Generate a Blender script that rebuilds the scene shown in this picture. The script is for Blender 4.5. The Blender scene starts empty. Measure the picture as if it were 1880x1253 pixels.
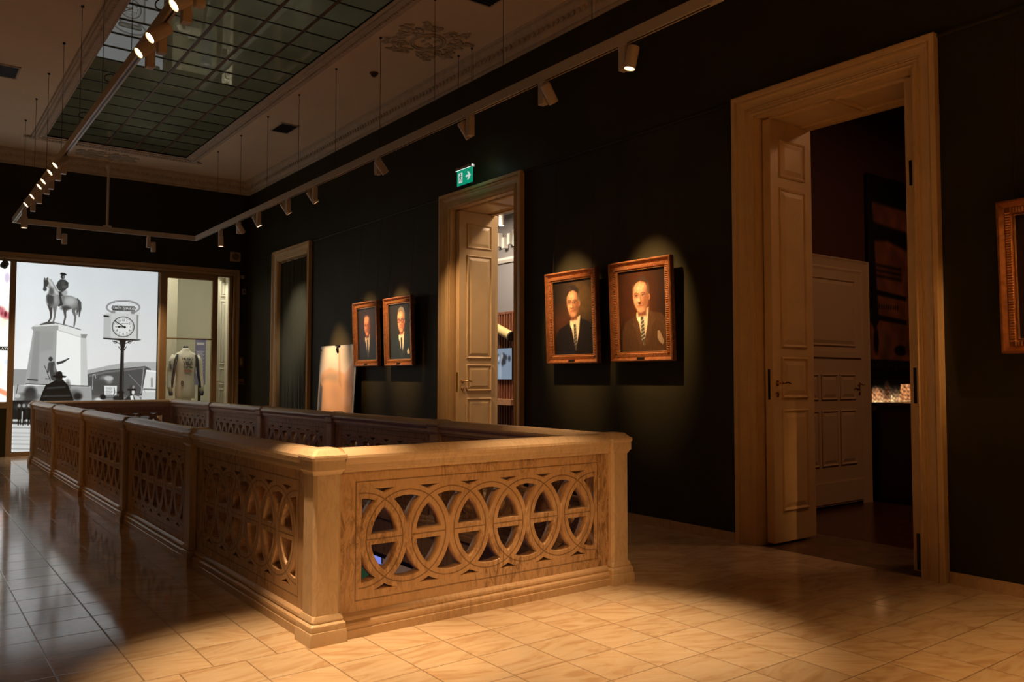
import bpy, bmesh, math, random
import numpy as np
from mathutils import Vector, Matrix
random.seed(7)
PI = math.pi
C = bpy.context.scene.collection
SC = bpy.context.scene

# ------------------------------------------------------------------ helpers
def link(o, parent=None):
    C.objects.link(o)
    if parent: o.parent = parent
    return o
def tag(o, label=None, cat=None, group=None, kind=None):
    if label: o['label'] = label
    if cat: o['category'] = cat
    if group: o['group'] = group
    if kind: o['kind'] = kind
    return o
def thing(name, label, cat, loc=(0, 0, 0), rz=0, group=None):
    o = bpy.data.objects.new(name, None); o.empty_display_size = .1
    o.location = loc; o.rotation_euler = (0, 0, rz)
    link(o); return tag(o, label, cat, group)
def mesh_obj(name, me, mat, parent=None, smooth=False):
    o = bpy.data.objects.new(name, me)
    if mat and not me.materials: me.materials.append(mat)
    if smooth:
        me.polygons.foreach_set('use_smooth', [True] * len(me.polygons))
    return link(o, parent)
def obj(name, bm, mat, parent=None, smooth=False, angle=None):
    bmesh.ops.recalc_face_normals(bm, faces=bm.faces)
    me = bpy.data.meshes.new(name); bm.to_mesh(me); bm.free()
    o = mesh_obj(name, me, mat, parent, smooth or angle is not None)
    if angle is not None:
        me.set_sharp_from_angle(angle=math.radians(angle))
    return o
def struct(name, bm, mat, parent=None, smooth=False, angle=None):
    o = obj(name, bm, mat, parent, smooth, angle)
    if parent is None: o['kind'] = 'structure'
    return o
def copy_tree(o, parent=None):
    c = o.copy(); C.objects.link(c)
    if parent is not None: c.parent = parent
    for ch in o.children: copy_tree(ch, c)
    return c
def BM(): return bmesh.new()
def box(bm, x0, x1, y0, y1, z0, z1):
    v = [bm.verts.new(p) for p in ((x0,y0,z0),(x1,y0,z0),(x1,y1,z0),(x0,y1,z0),(x0,y0,z1),(x1,y0,z1),(x1,y1,z1),(x0,y1,z1))]
    for f in ((0,3,2,1),(4,5,6,7),(0,1,5,4),(1,2,6,5),(2,3,7,6),(3,0,4,7)):
        bm.faces.new([v[i] for i in f])
    return v
def bevel(bm, w, seg=2):
    bmesh.ops.bevel(bm, geom=list(bm.edges), offset=w, segments=seg, profile=.6, affect='EDGES', clamp_overlap=True)
def rings(bm, loops, cap=True, closed=True):
    """bridge a list of vertex-coordinate loops"""
    vs = [[bm.verts.new(p) for p in L] for L in loops]
    for a, b in zip(vs[:-1], vs[1:]):
        n = len(a)
        for i in range(n if closed else n - 1):
            j = (i + 1) % n
            try: bm.faces.new((a[i], a[j], b[j], b[i]))
            except ValueError: pass
    if cap and closed:
        bm.faces.new(list(reversed(vs[0]))); bm.faces.new(vs[-1])
    return vs
def tube(bm, pts, r, n=8, cap=True):
    pts = [Vector(p) for p in pts]; loops = []
    rr = r if isinstance(r, (list, tuple)) else [r] * len(pts)
    up = None
    for i, p in enumerate(pts):
        d = (pts[min(i+1, len(pts)-1)] - pts[max(i-1, 0)]).normalized()
        if up is None:
            up = Vector((0, 0, 1)) if abs(d.z) < .9 else Vector((1, 0, 0))
        s = d.cross(up).normalized(); up = s.cross(d).normalized()
        loops.append([p + (s*math.cos(2*PI*k/n) + up*math.sin(2*PI*k/n))*rr[i] for k in range(n)])
    rings(bm, loops, cap)
def lathe(bm, prof, n=24, M=None):
    M = M or Matrix()
    loops = [[M @ Vector((r*math.cos(2*PI*k/n), r*math.sin(2*PI*k/n), z)) for k in range(n)] for r, z in prof]
    rings(bm, loops, True)
def extr(bm, prof, a, b, f):
    """extrude closed 2D profile from a to b; f(t,p,q)->xyz"""
    rings(bm, [[f(a, p, q) for p, q in prof], [f(b, p, q) for p, q in prof]], True)
def sweep(bm, path, offs, prof, f, closed=False):
    """mitred moulding: path pts 2D, offs dirs 2D, prof (w,h), f(u,v,h)->xyz"""
    loops = [[f(p[0]+o[0]*w, p[1]+o[1]*w, h) for w, h in prof] for p, o in zip(path, offs)]
    if closed: loops.append(loops[0])
    vs = [[bm.verts.new(p) for p in L] for L in (loops[:-1] if closed else loops)]
    if closed: vs.append(vs[0])
    for a, b in zip(vs[:-1], vs[1:]):
        for i in range(len(a)-1): bm.faces.new((a[i], a[i+1], b[i+1], b[i]))
    if not closed:
        bm.faces.new(vs[0]); bm.faces.new(list(reversed(vs[-1])))
RECT = ((-1,-1),(1,-1),(1,1),(-1,1))
def rect_sweep(bm, u0, u1, v0, v1, prof, f):
    sweep(bm, ((u0,v0),(u1,v0),(u1,v1),(u0,v1)), RECT, prof, f, True)
def text_obj(name, s, size, mat, parent, M, ext=.001, align='CENTER', bold=0):
    cu = bpy.data.curves.new(name, 'FONT'); cu.body = s; cu.size = size; cu.extrude = ext
    cu.align_x = align; cu.align_y = 'CENTER'; cu.offset = bold; cu.resolution_u = 3
    o = bpy.data.objects.new(name, cu); C.objects.link(o)
    bpy.context.view_layer.update(); dg = bpy.context.evaluated_depsgraph_get(); dg.update()
    me = bpy.data.meshes.new_from_object(o.evaluated_get(dg))
    bpy.data.objects.remove(o)
    me.transform(M); me.materials.clear()
    return mesh_obj(name, me, mat, parent)

# ------------------------------------------------------------------ materials
def srgb(r, g, b):
    f = lambda c: c/12.92 if c <= .04045 else ((c+.055)/1.055)**2.4
    return (f(r), f(g), f(b), 1)
def S(r, g, b): return srgb(r/255, g/255, b/255)
class NT:
    def __init__(s, name):
        s.m = bpy.data.materials.new(name); s.m.use_nodes = True
        s.t = s.m.node_tree; s.b = s.t.nodes['Principled BSDF']
    def n(s, typ, **kw):
        nd = s.t.nodes.new(typ)
        for k, v in kw.items():
            if k.startswith('_'): setattr(nd, k[1:], v)
            else: nd.inputs[k.replace('__', ' ')].default_value = v
        return nd
    def l(s, a, b): s.t.links.new(a, b)
    def math(s, op, a, b=None, c=None, clamp=False):
        nd = s.t.nodes.new('ShaderNodeMath'); nd.operation = op; nd.use_clamp = clamp
        for i, v in enumerate((a, b, c)):
            if v is None: continue
            if isinstance(v, (int, float)): nd.inputs[i].default_value = v
            else: s.l(v, nd.inputs[i])
        return nd.outputs[0]
    def mix(s, fac, a, b):
        nd = s.t.nodes.new('ShaderNodeMix'); nd.data_type = 'RGBA'
        for sock, v in ((nd.inputs['Factor'], fac), (nd.inputs[6], a), (nd.inputs[7], b)):
            if isinstance(v, (int, float)): sock.default_value = v
            elif isinstance(v, tuple): sock.default_value = v
            else: s.l(v, sock)
        return nd.outputs[2]
    def coord(s, kind='Object'):
        return s.t.nodes.new('ShaderNodeTexCoord').outputs[kind]
    def ramp(s, fac, stops):
        nd = s.t.nodes.new('ShaderNodeValToRGB'); el = nd.color_ramp.elements
        while len(el) < len(stops): el.new(.5)
        for e, (p, c) in zip(el, stops): e.position = p; e.color = c
        s.l(fac, nd.inputs[0]); return nd.outputs[0]
    def bump(s, h, strength=.3, dist=.01):
        nd = s.t.nodes.new('ShaderNodeBump'); nd.inputs['Strength'].default_value = strength
        nd.inputs['Distance'].default_value = dist; s.l(h, nd.inputs['Height'])
        s.l(nd.outputs[0], s.b.inputs['Normal'])
def plain(name, col, rough=.5, metal=0, spec=.5, noise=0, nscale=8, bump=0, bscale=60, coat=0):
    t = NT(name); b = t.b
    b.inputs['Roughness'].default_value = rough; b.inputs['Metallic'].default_value = metal
    b.inputs['Specular IOR Level'].default_value = spec; b.inputs['Coat Weight'].default_value = coat
    if noise:
        nz = t.n('ShaderNodeTexNoise', Scale=nscale, Detail=5.0); t.l(t.coord(), nz.inputs['Vector'])
        dark = tuple(c*(1-noise) for c in col[:3]) + (1,)
        lite = tuple(min(1, c*(1+noise*.6)) for c in col[:3]) + (1,)
        t.l(t.ramp(nz.outputs[0], ((.3, dark), (.7, lite))), b.inputs['Base Color'])
    else: b.inputs['Base Color'].default_value = col
    if bump:
        nz = t.n('ShaderNodeTexNoise', Scale=bscale, Detail=4.0); t.l(t.coord(), nz.inputs['Vector'])
        t.bump(nz.outputs[0], bump, .004)
    return t.m
def emit(name, col, k):
    t = NT(name); b = t.b
    b.inputs['Base Color'].default_value = (.0, .0, .0, 1); b.inputs['Roughness'].default_value = .6
    b.inputs['Emission Color'].default_value = col; b.inputs['Emission Strength'].default_value = k
    return t.m
def vcol(name, em=0, rough=.5, coat=0):
    t = NT(name); a = t.n('ShaderNodeVertexColor', _layer_name='Col')
    if em:
        t.b.inputs['Base Color'].default_value = (.02, .02, .02, 1)
        t.l(a.outputs[0], t.b.inputs['Emission Color']); t.b.inputs['Emission Strength'].default_value = em
    else: t.l(a.outputs[0], t.b.inputs['Base Color'])
    t.b.inputs['Roughness'].default_value = rough; t.b.inputs['Coat Weight'].default_value = coat
    return t.m
def marble_floor():
    t = NT('polished_marble_tiles')
    co = t.coord(); sp = t.n('ShaderNodeSeparateXYZ'); t.l(co, sp.inputs[0])
    x, y = sp.outputs[0], sp.outputs[1]
    back = t.math('GREATER_THAN', y, 3.955)
    x2 = t.math('ADD', x, t.math('MULTIPLY', back, .148))
    tx = t.math('DIVIDE', t.math('SUBTRACT', x2, 1.374 - 3.05), .305)
    ty = t.math('DIVIDE', t.math('ADD', y, -3.955 + 9.3), .31)
    ix, iy = t.math('FLOOR', tx), t.math('FLOOR', ty)
    fx, fy = t.math('FRACT', tx), t.math('FRACT', ty)
    ex = t.math('MINIMUM', fx, t.math('SUBTRACT', 1, fx)); ey = t.math('MINIMUM', fy, t.math('SUBTRACT', 1, fy))
    e = t.math('MINIMUM', ex, ey)
    joint = t.math('SUBTRACT', 1, t.math('MINIMUM', t.math('MULTIPLY', e, 62), 1), clamp=True)
    cid = t.n('ShaderNodeCombineXYZ'); t.l(ix, cid.inputs[0]); t.l(iy, cid.inputs[1])
    wn = t.n('ShaderNodeTexWhiteNoise'); t.l(cid.outputs[0], wn.inputs['Vector'])
    # veining, each tile turned and shifted
    vr = t.n('ShaderNodeVectorRotate', _rotation_type='Z_AXIS'); t.l(co, vr.inputs['Vector'])
    t.l(t.math('ADD', t.math('MULTIPLY', wn.outputs[0], .9), -.2), vr.inputs['Angle'])
    mp = t.n('ShaderNodeMapping'); t.l(vr.outputs[0], mp.inputs['Vector']); mp.inputs['Scale'].default_value = (1.1, 4.4, 1)
    t.l(wn.outputs[1], mp.inputs['Location'])
    nz = t.n('ShaderNodeTexNoise', Scale=2.2, Detail=8.0, Roughness=.62, Distortion=1.2); t.l(mp.outputs[0], nz.inputs['Vector'])
    col = t.ramp(nz.outputs[0], ((.36, (.60, .43, .27, 1)), (.50, (.71, .57, .40, 1)), (.64, (.76, .64, .48, 1))))
    var = t.math('ADD', t.math('MULTIPLY', wn.outputs[0], .14), .86)
    hs = t.n('ShaderNodeHueSaturation'); t.l(col, hs.inputs['Color']); t.l(var, hs.inputs['Value'])
    c2 = t.mix(t.math('MULTIPLY', joint, .85), hs.outputs[0], (.12, .06, .025, 1))
    t.l(c2, t.b.inputs['Base Color'])
    n2 = t.n('ShaderNodeTexNoise', Scale=1.3, Detail=6.0); t.l(co, n2.inputs['Vector'])
    r = t.math('ADD', t.math('MULTIPLY', n2.outputs[0], .10), .055)
    t.l(t.math('ADD', r, t.math('MULTIPLY', joint, .3)), t.b.inputs['Roughness'])
    t.b.inputs['Specular IOR Level'].default_value = .5
    n3 = t.n('ShaderNodeTexNoise', Scale=5.0, Detail=3.0); t.l(co, n3.inputs['Vector'])
    h = t.math('SUBTRACT', t.math('ADD', t.math('MULTIPLY', n3.outputs[0], .25), t.math('MULTIPLY', wn.outputs[0], .0)), joint)
    t.bump(h, .12, .004)
    return t.m
def marble(name, veins=.6, grooves=False, base=(.74, .61, .46, 1), vein=(.30, .19, .10, 1)):
    t = NT(name); co = t.coord()
    oi = t.n('ShaderNodeObjectInfo')
    ad = t.n('ShaderNodeVectorMath', _operation='ADD'); t.l(co, ad.inputs[0])
    sc = t.n('ShaderNodeVectorMath', _operation='SCALE'); t.l(oi.outputs['Random'], sc.inputs['Scale'])
    sc.inputs[0].default_value = (31, 17, 23); t.l(sc.outputs[0], ad.inputs[1])
    mp = t.n('ShaderNodeMapping'); t.l(ad.outputs[0], mp.inputs['Vector'])
    mp.inputs['Rotation'].default_value = (0, .75, .3); mp.inputs['Scale'].default_value = (9, 5, 2.6)
    nz = t.n('ShaderNodeTexNoise', Scale=2.6, Detail=11.0, Roughness=.78, Distortion=1.6); t.l(mp.outputs[0], nz.inputs['Vector'])
    n2 = t.n('ShaderNodeTexNoise', Scale=2.0, Detail=3.0); t.l(ad.outputs[0], n2.inputs['Vector'])
    f = t.math('MULTIPLY', t.ramp(nz.outputs[0], ((.45, (0,0,0,1)), (.60, (1,1,1,1)))), t.ramp(n2.outputs[0], ((.35, (.15,.15,.15,1)), (.6, (1,1,1,1)))))
    col = t.mix(t.math('MULTIPLY', f, veins), base, vein)
    t.b.inputs['Roughness'].default_value = .34
    if grooves:
        sp = t.n('ShaderNodeSeparateXYZ'); t.l(co, sp.inputs[0]); x, z = sp.outputs[0], t.math('SUBTRACT', sp.outputs[2], .49)
        u = t.math('DIVIDE', x, .277); dx = t.math('MULTIPLY', t.math('SUBTRACT', u, t.math('ROUND', u)), .277)
        z2 = t.math('MULTIPLY', z, z); ds = []
        for k in (-1, 0, 1):
            a = t.math('ADD', dx, k*.277)
            d = t.math('SQRT', t.math('ADD', t.math('MULTIPLY', a, a), z2))
            ds.append(t.math('ABSOLUTE', t.math('SUBTRACT', d, .2495)))
        dm = t.math('MINIMUM', t.math('MINIMUM', ds[0], ds[1]), ds[2])
        ax, az = t.math('ABSOLUTE', x), t.math('ABSOLUTE', z)
        inside = t.math('MULTIPLY', t.math('LESS_THAN', ax, .845), t.math('LESS_THAN', az, .262))
        g1 = t.math('MULTIPLY', t.math('LESS_THAN', dm, .0036), inside)
        # bar groove: |z| small, inside a lens
        lens = t.math('GREATER_THAN', t.math('ABSOLUTE', dx), .075)
        lens2 = t.math('LESS_THAN', t.math('ABSOLUTE', t.math('SUBTRACT', t.math('ABSOLUTE', dx), .1385)), .109)
        g2 = t.math('MULTIPLY', t.math('MULTIPLY', t.math('LESS_THAN', az, .0036), lens2), inside)
        q = t.math('MAXIMUM', t.math('SUBTRACT', ax, .865), t.math('SUBTRACT', az, .311))
        g3 = t.math('LESS_THAN', t.math('ABSOLUTE', q), .0036)
        g = t.math('MAXIMUM', t.math('MAXIMUM', g1, g2), g3)
        col = t.mix(t.math('MULTIPLY', g, .62), col, (.10, .045, .015, 1))
        t.bump(t.math('SUBTRACT', 1, g), .6, .004)
    t.l(col, t.b.inputs['Base Color'])
    return t.m
def wood(name, c1, c2, rough=.3, sc=(1.5, 14, 14)):
    t = NT(name); mp = t.n('ShaderNodeMapping'); t.l(t.coord(), mp.inputs['Vector']); mp.inputs['Scale'].default_value = sc
    nz = t.n('ShaderNodeTexNoise', Scale=2.0, Detail=6.0, Distortion=.8); t.l(mp.outputs[0], nz.inputs['Vector'])
    t.l(t.ramp(nz.outputs[0], ((.35, c1), (.65, c2))), t.b.inputs['Base Color']); t.b.inputs['Roughness'].default_value = rough
    return t.m
def glass_thin(name, tint=(1,1,1,1), rough=.02, mixf=.12):
    t = NT(name); nt = t.t
    tr = t.n('ShaderNodeBsdfTransparent'); tr.inputs[0].default_value = tint
    gl = t.n('ShaderNodeBsdfGlossy'); gl.inputs['Roughness'].default_value = rough
    fr = t.n('ShaderNodeFresnel', IOR=1.45)
    mx = t.n('ShaderNodeMixShader'); t.l(fr.outputs[0], mx.inputs[0]); t.l(tr.outputs[0], mx.inputs[1]); t.l(gl.outputs[0], mx.inputs[2])
    nt.nodes.remove(t.b); t.l(mx.outputs[0], nt.nodes['Material Output'].inputs[0])
    return t.m

M = {}
M['floor'] = marble_floor()
M['slab'] = marble('veined_marble_carved', .8, True, (.66, .45, .27, 1), (.13, .06, .025, 1))
M['marble'] = marble('pale_marble', .3, False, (.76, .60, .42, 1), (.34, .20, .10, 1))
M['plinth'] = marble('base_marble', .4, False, (.68, .49, .31, 1), (.24, .13, .06, 1))
M['wall'] = plain('dark_green_plaster', (.034, .030, .012, 1), .6, spec=.22, noise=.2, nscale=1.6, bump=.25, bscale=14)
M['ceiling'] = plain('ceiling_plaster', (.86, .72, .54, 1), .9, noise=.05, nscale=1.2)
M['plaster'] = plain('cornice_plaster', (.60, .52, .42, 1), .8, noise=.12, nscale=12)
M['cream'] = plain('cream_gloss_paint', (.72, .52, .28, 1), .38, noise=.07, nscale=5, bump=.06, bscale=30)
M['white_paint'] = plain('white_paint', (.72, .70, .60, 1), .4)
M['track'] = plain('white_track_enamel', (.66, .58, .48, 1), .4)
M['track_slot'] = plain('black_track_slot', (.01, .01, .01, 1), .5)
M['lamp_body'] = plain('lamp_white_enamel', (.70, .60, .50, 1), .4)
M['lens'] = emit('lamp_lens_glow', (1, .66, .38, 1), 9)
M['wire'] = plain('steel_wire', (.07, .05, .035, 1), .4, metal=.6)
M['bar'] = plain('bronze_glazing_bar', (.17, .10, .06, 1), .45, metal=.2)
M['bar_dark'] = plain('dark_glazing_bar', (.035, .025, .02, 1), .5)
def sky_glass():
    t = NT('dark_green_skylight_glass'); t.t.nodes.remove(t.b)
    tl = t.n('ShaderNodeBsdfTranslucent'); df = t.n('ShaderNodeBsdfDiffuse'); gl = t.n('ShaderNodeBsdfGlossy'); fr = t.n('ShaderNodeFresnel', IOR=1.85)
    nz = t.n('ShaderNodeTexNoise', Scale=.9, Detail=3.0); t.l(t.coord(), nz.inputs['Vector'])
    t.l(t.ramp(nz.outputs[0], ((.3, (.14, .15, .10, 1)), (.7, (.25, .27, .20, 1)))), tl.inputs[0]); df.inputs[0].default_value = (.05, .055, .04, 1)
    gl.inputs['Roughness'].default_value = .008
    a = t.n('ShaderNodeAddShader'); t.l(tl.outputs[0], a.inputs[0]); t.l(df.outputs[0], a.inputs[1])
    m = t.n('ShaderNodeMixShader'); t.l(fr.outputs[0], m.inputs[0]); t.l(a.outputs[0], m.inputs[1]); t.l(gl.outputs[0], m.inputs[2])
    t.l(m.outputs[0], t.t.nodes['Material Output'].inputs[0]); return t.m
M['skyglass'] = sky_glass()
M['black'] = plain('black_metal', (.008, .008, .008, 1), .5)
M['grille'] = plain('black_grille', (.006, .006, .006, 1), .7)
M['gilt'] = plain('gilded_wood', (.50, .20, .075, 1), .34, metal=.65, noise=.35, nscale=25)
M['gilt_lite'] = plain('bright_gilding', (.80, .42, .19, 1), .26, metal=.8)
M['brass'] = plain('aged_brass', (.75, .50, .24, 1), .2, metal=1)
M['bronze'] = plain('bronze_paint_joinery', (.36, .25, .14, 1), .42)
M['bronze_dark'] = plain('dark_brown_joinery', (.12, .07, .035, 1), .45)
M['curtain'] = plain('grey_green_curtain', (.20, .20, .15, 1), .55, spec=.5)
M['glass'] = glass_thin('clear_glass')
M['parquet'] = wood('dark_parquet', (.05, .012, .006, 1), (.10, .028, .012, 1), .22)
M['slat'] = wood('reddish_wood_slats', (.16, .05, .02, 1), (.30, .11, .05, 1), .45, (14, 14, 1.5))
M['shelf'] = wood('pale_wood_shelf', (.55, .28, .13, 1), (.70, .38, .20, 1), .4)
M['maroon'] = plain('maroon_wall', (.075, .02, .01, 1), .7)
M['grey_wall'] = plain('grey_wall', (.26, .25, .24, 1), .8)
M['pale_wall'] = plain('pale_wall', (.62, .61, .50, 1), .8)
M['void'] = plain('dark_void', (.012, .010, .014, 1), .8)
M['low_floor'] = plain('purple_carpet', (.10, .07, .16, 1), .7, noise=.3, nscale=2)
M['strike'] = plain('dark_steel_plate', (.03, .022, .015, 1), .35, metal=.8)
M['dark_cab'] = plain('dark_cabinet_lacquer', (.012, .005, .004, 1), .4)

# ------------------------------------------------------------------ painter (flat pictures)
class Paint:
    def __init__(s, PX, PY, bg):
        s.X, s.Y = PX, PY; s.a = np.zeros(PX.shape + (3,)); s.a[:] = bg
    def _bl(s, m, col, sl=None):
        col = np.array(col, float)
        if col.max() > 1.5: col = col/255
        if col.ndim == 0: col = np.array([col]*3)
        if sl is None: s.a += (col - s.a)*m[..., None]
        else: s.a[sl] += (col - s.a[sl])*m[..., None]
    def ell(s, cx, cy, rx, ry, col, soft=.1, al=1, rot=0):
        c, d = math.cos(rot), math.sin(rot); x, y = s.X-cx, s.Y-cy
        u, v = (x*c + y*d)/rx, (-x*d + y*c)/ry
        m = np.clip((1 - np.sqrt(u*u+v*v))/soft + .5, 0, 1)*al
        s._bl(m, col)
    def sdf(s, pts, X, Y, closed=True):
        d = np.full(X.shape, 1e9); ins = np.zeros(X.shape, bool); n = len(pts)
        for i in range(n if closed else n-1):
            (ax, ay), (bx, by) = pts[i], pts[(i+1) % n]
            ex, ey = bx-ax, by-ay; L = ex*ex+ey*ey+1e-12
            t = np.clip(((X-ax)*ex + (Y-ay)*ey)/L, 0, 1)
            d = np.minimum(d, np.hypot(X-ax-t*ex, Y-ay-t*ey))
            if closed and ay != by:
                c = ((ay > Y) != (by > Y)) & (X < (bx-ax)*(Y-ay)/(by-ay) + ax); ins ^= c
        return np.where(ins, d, -d) if closed else d
    def _sl(s, pts, pad):
        xs = [p[0] for p in pts]; ys = [p[1] for p in pts]
        k = (s.X > min(xs)-pad) & (s.X < max(xs)+pad) & (s.Y > min(ys)-pad) & (s.Y < max(ys)+pad)
        return np.where(k)
    def poly(s, pts, col, soft=1., al=1):
        k = s._sl(pts, soft*1.5)
        if not len(k[0]): return
        m = np.clip(s.sdf(pts, s.X[k], s.Y[k])/soft + .5, 0, 1)*al; s._bl(m, col, k)
    def line(s, pts, w, col, soft=1., al=1):
        k = s._sl(pts, w+soft*1.5)
        if not len(k[0]): return
        m = np.clip((w/2 - s.sdf(pts, s.X[k], s.Y[k], False))/soft + .5, 0, 1)*al; s._bl(m, col, k)
    def noise(s, amp, f, seed=0):
        r = np.random.RandomState(seed); z = np.zeros(s.X.shape)
        for k in range(14):
            a = r.rand()*6.28; ff = f*(.4 + 1.8*r.rand()); z += np.sin((s.X*math.cos(a) + s.Y*math.sin(a))*ff + r.rand()*6.28)
        s.a *= (1 + amp*z/4)[..., None]
    def grain(s, amp, seed=1):
        s.a *= (1 + amp*np.random.RandomState(seed).randn(*s.X.shape))[..., None]
def pic_mesh(name, P, W, mat, parent):
    """P: Paint on an (ny,nx) grid, W: (ny,nx,3) world/local positions"""
    ny, nx = P.X.shape; me = bpy.data.meshes.new(name)
    me.vertices.add(nx*ny); me.vertices.foreach_set('co', W.reshape(-1).astype(np.float32))
    i = np.arange(nx*ny).reshape(ny, nx); q = np.stack([i[:-1,:-1], i[:-1,1:], i[1:,1:], i[1:,:-1]], -1).reshape(-1)
    nf = (nx-1)*(ny-1); me.loops.add(nf*4); me.loops.foreach_set('vertex_index', q.astype(np.int32))
    me.polygons.add(nf); me.polygons.foreach_set('loop_start', np.arange(0, nf*4, 4, dtype=np.int32))
    me.update(calc_edges=True)
    a = np.clip(P.a, 0, 1); lin = np.where(a <= .04045, a/12.92, ((a+.055)/1.055)**2.4)
    ca = me.color_attributes.new('Col', 'FLOAT_COLOR', 'POINT')
    ca.data.foreach_set('color', np.concatenate([lin, np.ones((ny, nx, 1))], -1).reshape(-1).astype(np.float32))
    me.validate()
    return mesh_obj(name, me, mat, parent)

# ------------------------------------------------------------------ dimensions (metres)
XW = 5.62; YF = 16.40; ZC = 5.30; XL = -1.30; YB = -2.6
RX0, RX1 = 5.62, 6.24                       # thick right wall
DOORS = [(2.83, 4.165), (7.44, 8.83), (13.37, 14.75)]; DH = 3.53
VX0, VX1, VY0, VY1 = 1.785, 3.863, 4.02, 14.92      # stairwell opening (pier centres)
EXEC_PARTS = True
# ================================================================== SHELL
bm = BM(); vx0, vx1, vy0, vy1 = VX0+.05, VX1-.05, VY0+.05, VY1-.05
for a in ((XL, vx0, YB, 21.2), (vx1, RX0, YB, 21.2), (vx0, vx1, YB, vy0), (vx0, vx1, vy1, 21.2)): box(bm, a[0], a[1], a[2], a[3], -.35, 0)
struct('floor', bm, M['floor'])
bm = BM()
for y0, y1 in DOORS: box(bm, RX0, RX0+.87 if y0 < 5 else RX1, y0-.3, y1+.3, -.2, -.001)
struct('trim_1', bm, plain('threshold_stone', (.16, .10, .055, 1), .3, noise=.5, nscale=9))
# right wall with three door openings
bm = BM(); ys = [YB] + [v for d in DOORS for v in d] + [YF+.3]
for i in range(0, len(ys), 2): box(bm, RX0, RX1, ys[i], ys[i+1], 0, ZC)
for y0, y1 in DOORS: box(bm, RX0, RX1, y0, y1, DH, ZC)
struct('wall_right', bm, M['wall'])
# far wall with the wide glazed opening
OX0, OX1, OZ = -.95, 5.33, 3.40
bm = BM(); box(bm, XL, OX0, YF, YF+.3, 0, ZC); box(bm, OX1, RX0, YF, YF+.3, 0, ZC); box(bm, OX0, OX1, YF, YF+.3, OZ+.02, ZC)
struct('wall_far', bm, M['wall'])
bm = BM(); box(bm, XL-.2, XL, YB, YF+.3, 0, ZC); struct('wall_left', bm, M['wall'])
bm = BM(); box(bm, XL, RX0, YB-.2, YB, 0, ZC); struct('wall_back', bm, M['wall'])
# ceiling with skylight opening
KX0, KX1, KY0, KY1 = 1.84, 4.04, 3.65, 15.13
bm = BM()
for a in ((XL, KX0, YB, YF), (KX1, RX0, YB, YF), (KX0, KX1, YB, KY0), (KX0, KX1, KY1, YF)): box(bm, a[0], a[1], a[2], a[3], ZC, ZC+.2)
struct('ceiling', bm, M['ceiling'])

# cornice round the room: cove, egg and dart, lower fillet
prof = [(0, 0), (.02, 0), (.026, .03), (.02, .045), (.045, .07), (.06, .10), (.06, .13), (.075, .15), (.10, .185), (.12, .205), (.125, .235), (.14, .24), (.14, .25)]
def cornice(name, axis):
    bm = BM()
    pr = [(d, z+ZC-.25) for d, z in prof] + [(0, ZC)]
    if axis == 'r': extr(bm, pr, YB, YF, lambda t, p, q: (RX0-p, t, q))
    if axis == 'f': extr(bm, pr, XL, RX0, lambda t, p, q: (t, YF-p, q))
    if axis == 'l': extr(bm, pr, YB, YF, lambda t, p, q: (XL+p, t, q))
    # eggs
    def egg(c, ax):
        Mx = Matrix.Translation(c) @ (Matrix.Diagonal((.5, 1.0, 1.15, 1)) if ax in 'rl' else Matrix.Diagonal((1.0, .5, 1.15, 1)))
        bmesh.ops.create_icosphere(bm, subdivisions=1, radius=.030, matrix=Mx)
    if axis == 'r':
        y = 2.6
        while y < YF-.1: egg((RX0-.075, y, ZC-.125), 'r'); y += .085
    if axis == 'f':
        x = .6
        while x < RX0-.1: egg((x, YF-.075, ZC-.125), 'f'); x += .085
    return bm
struct('trim_2', cornice('c', 'r'), M['plaster'], angle=35)
struct('trim_3', cornice('c', 'f'), M['plaster'], angle=35)
struct('trim_4', cornice('c', 'l'), M['plaster'], angle=35)
# picture rail on the right wall between door casings
bm = BM(); pr = [(0, 0), (.012, 0), (.02, .012), (.012, .03), (0, .035)]
for a, b in ((YB, 2.65), (4.36, 7.26), (9.02, 13.18), (14.94, YF)): extr(bm, pr, a, b, lambda t, p, q: (RX0-p, t, q+3.68))
struct('trim_5', bm, M['wall'])
# low marble skirting
for nm, segs in (('baseboard_right', ((YB, 2.65), (4.36, 7.26), (9.02, 13.18), (14.94, YF))),):
    bm = BM()
    for a, b in segs:
        n = max(1, int((b-a)/.6)); rr = random.Random(3)
        for k in range(n):
            y0, y1 = a+(b-a)*k/n, a+(b-a)*(k+1)/n - .003
            box(bm, RX0-.022, RX0, y0, y1, 0, .075+rr.uniform(-.004, .004))
    struct(nm, bm, M['plinth'])
bm = BM(); box(bm, OX1+.12, RX0-.02, YF-.022, YF, 0, .075); struct('baseboard_far', bm, M['plinth'])

# ------------------------------------------------------------------ skylight
t = thing('skylight', 'long dark green glass skylight in a grid of brown bars set into the ceiling', 'skylight', (0, 0, ZC))
me = bpy.data.meshes.new('glass'); me.from_pydata([(KX0, KY0, .02), (KX0, KY1, .02), (KX1, KY1, .02), (KX1, KY0, .02)], [], [(0, 1, 2, 3)]); mesh_obj('glass', me, M['skyglass'], t)   # facing down
for k in range(1, 5):
    x = KX0 + (KX1-KX0)*k/5; bm = BM(); box(bm, x-.016, x+.016, KY0, KY1, .006, .02); obj('long_bar', bm, M['bar'], t)
ny = 25; dy = .4535
for k in range(1, 26):
    y = KY1 - dy*k
    if y < KY0: break
    bm = BM(); box(bm, KX0, KX1, y-.008, y+.008, .010, .02); obj('cross_bar', bm, M['bar_dark'], t)
bm = BM(); fr = [(0, .03), (0, -.006), (.02, -.01), (.024, -.004), (.05, -.004), (.055, -.02), (.085, -.026), (.1, -.02), (.105, -.03), (.15, -.05), (.17, -.045), (.18, -.03), (.2, -.03), (.21, 0)]
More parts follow.
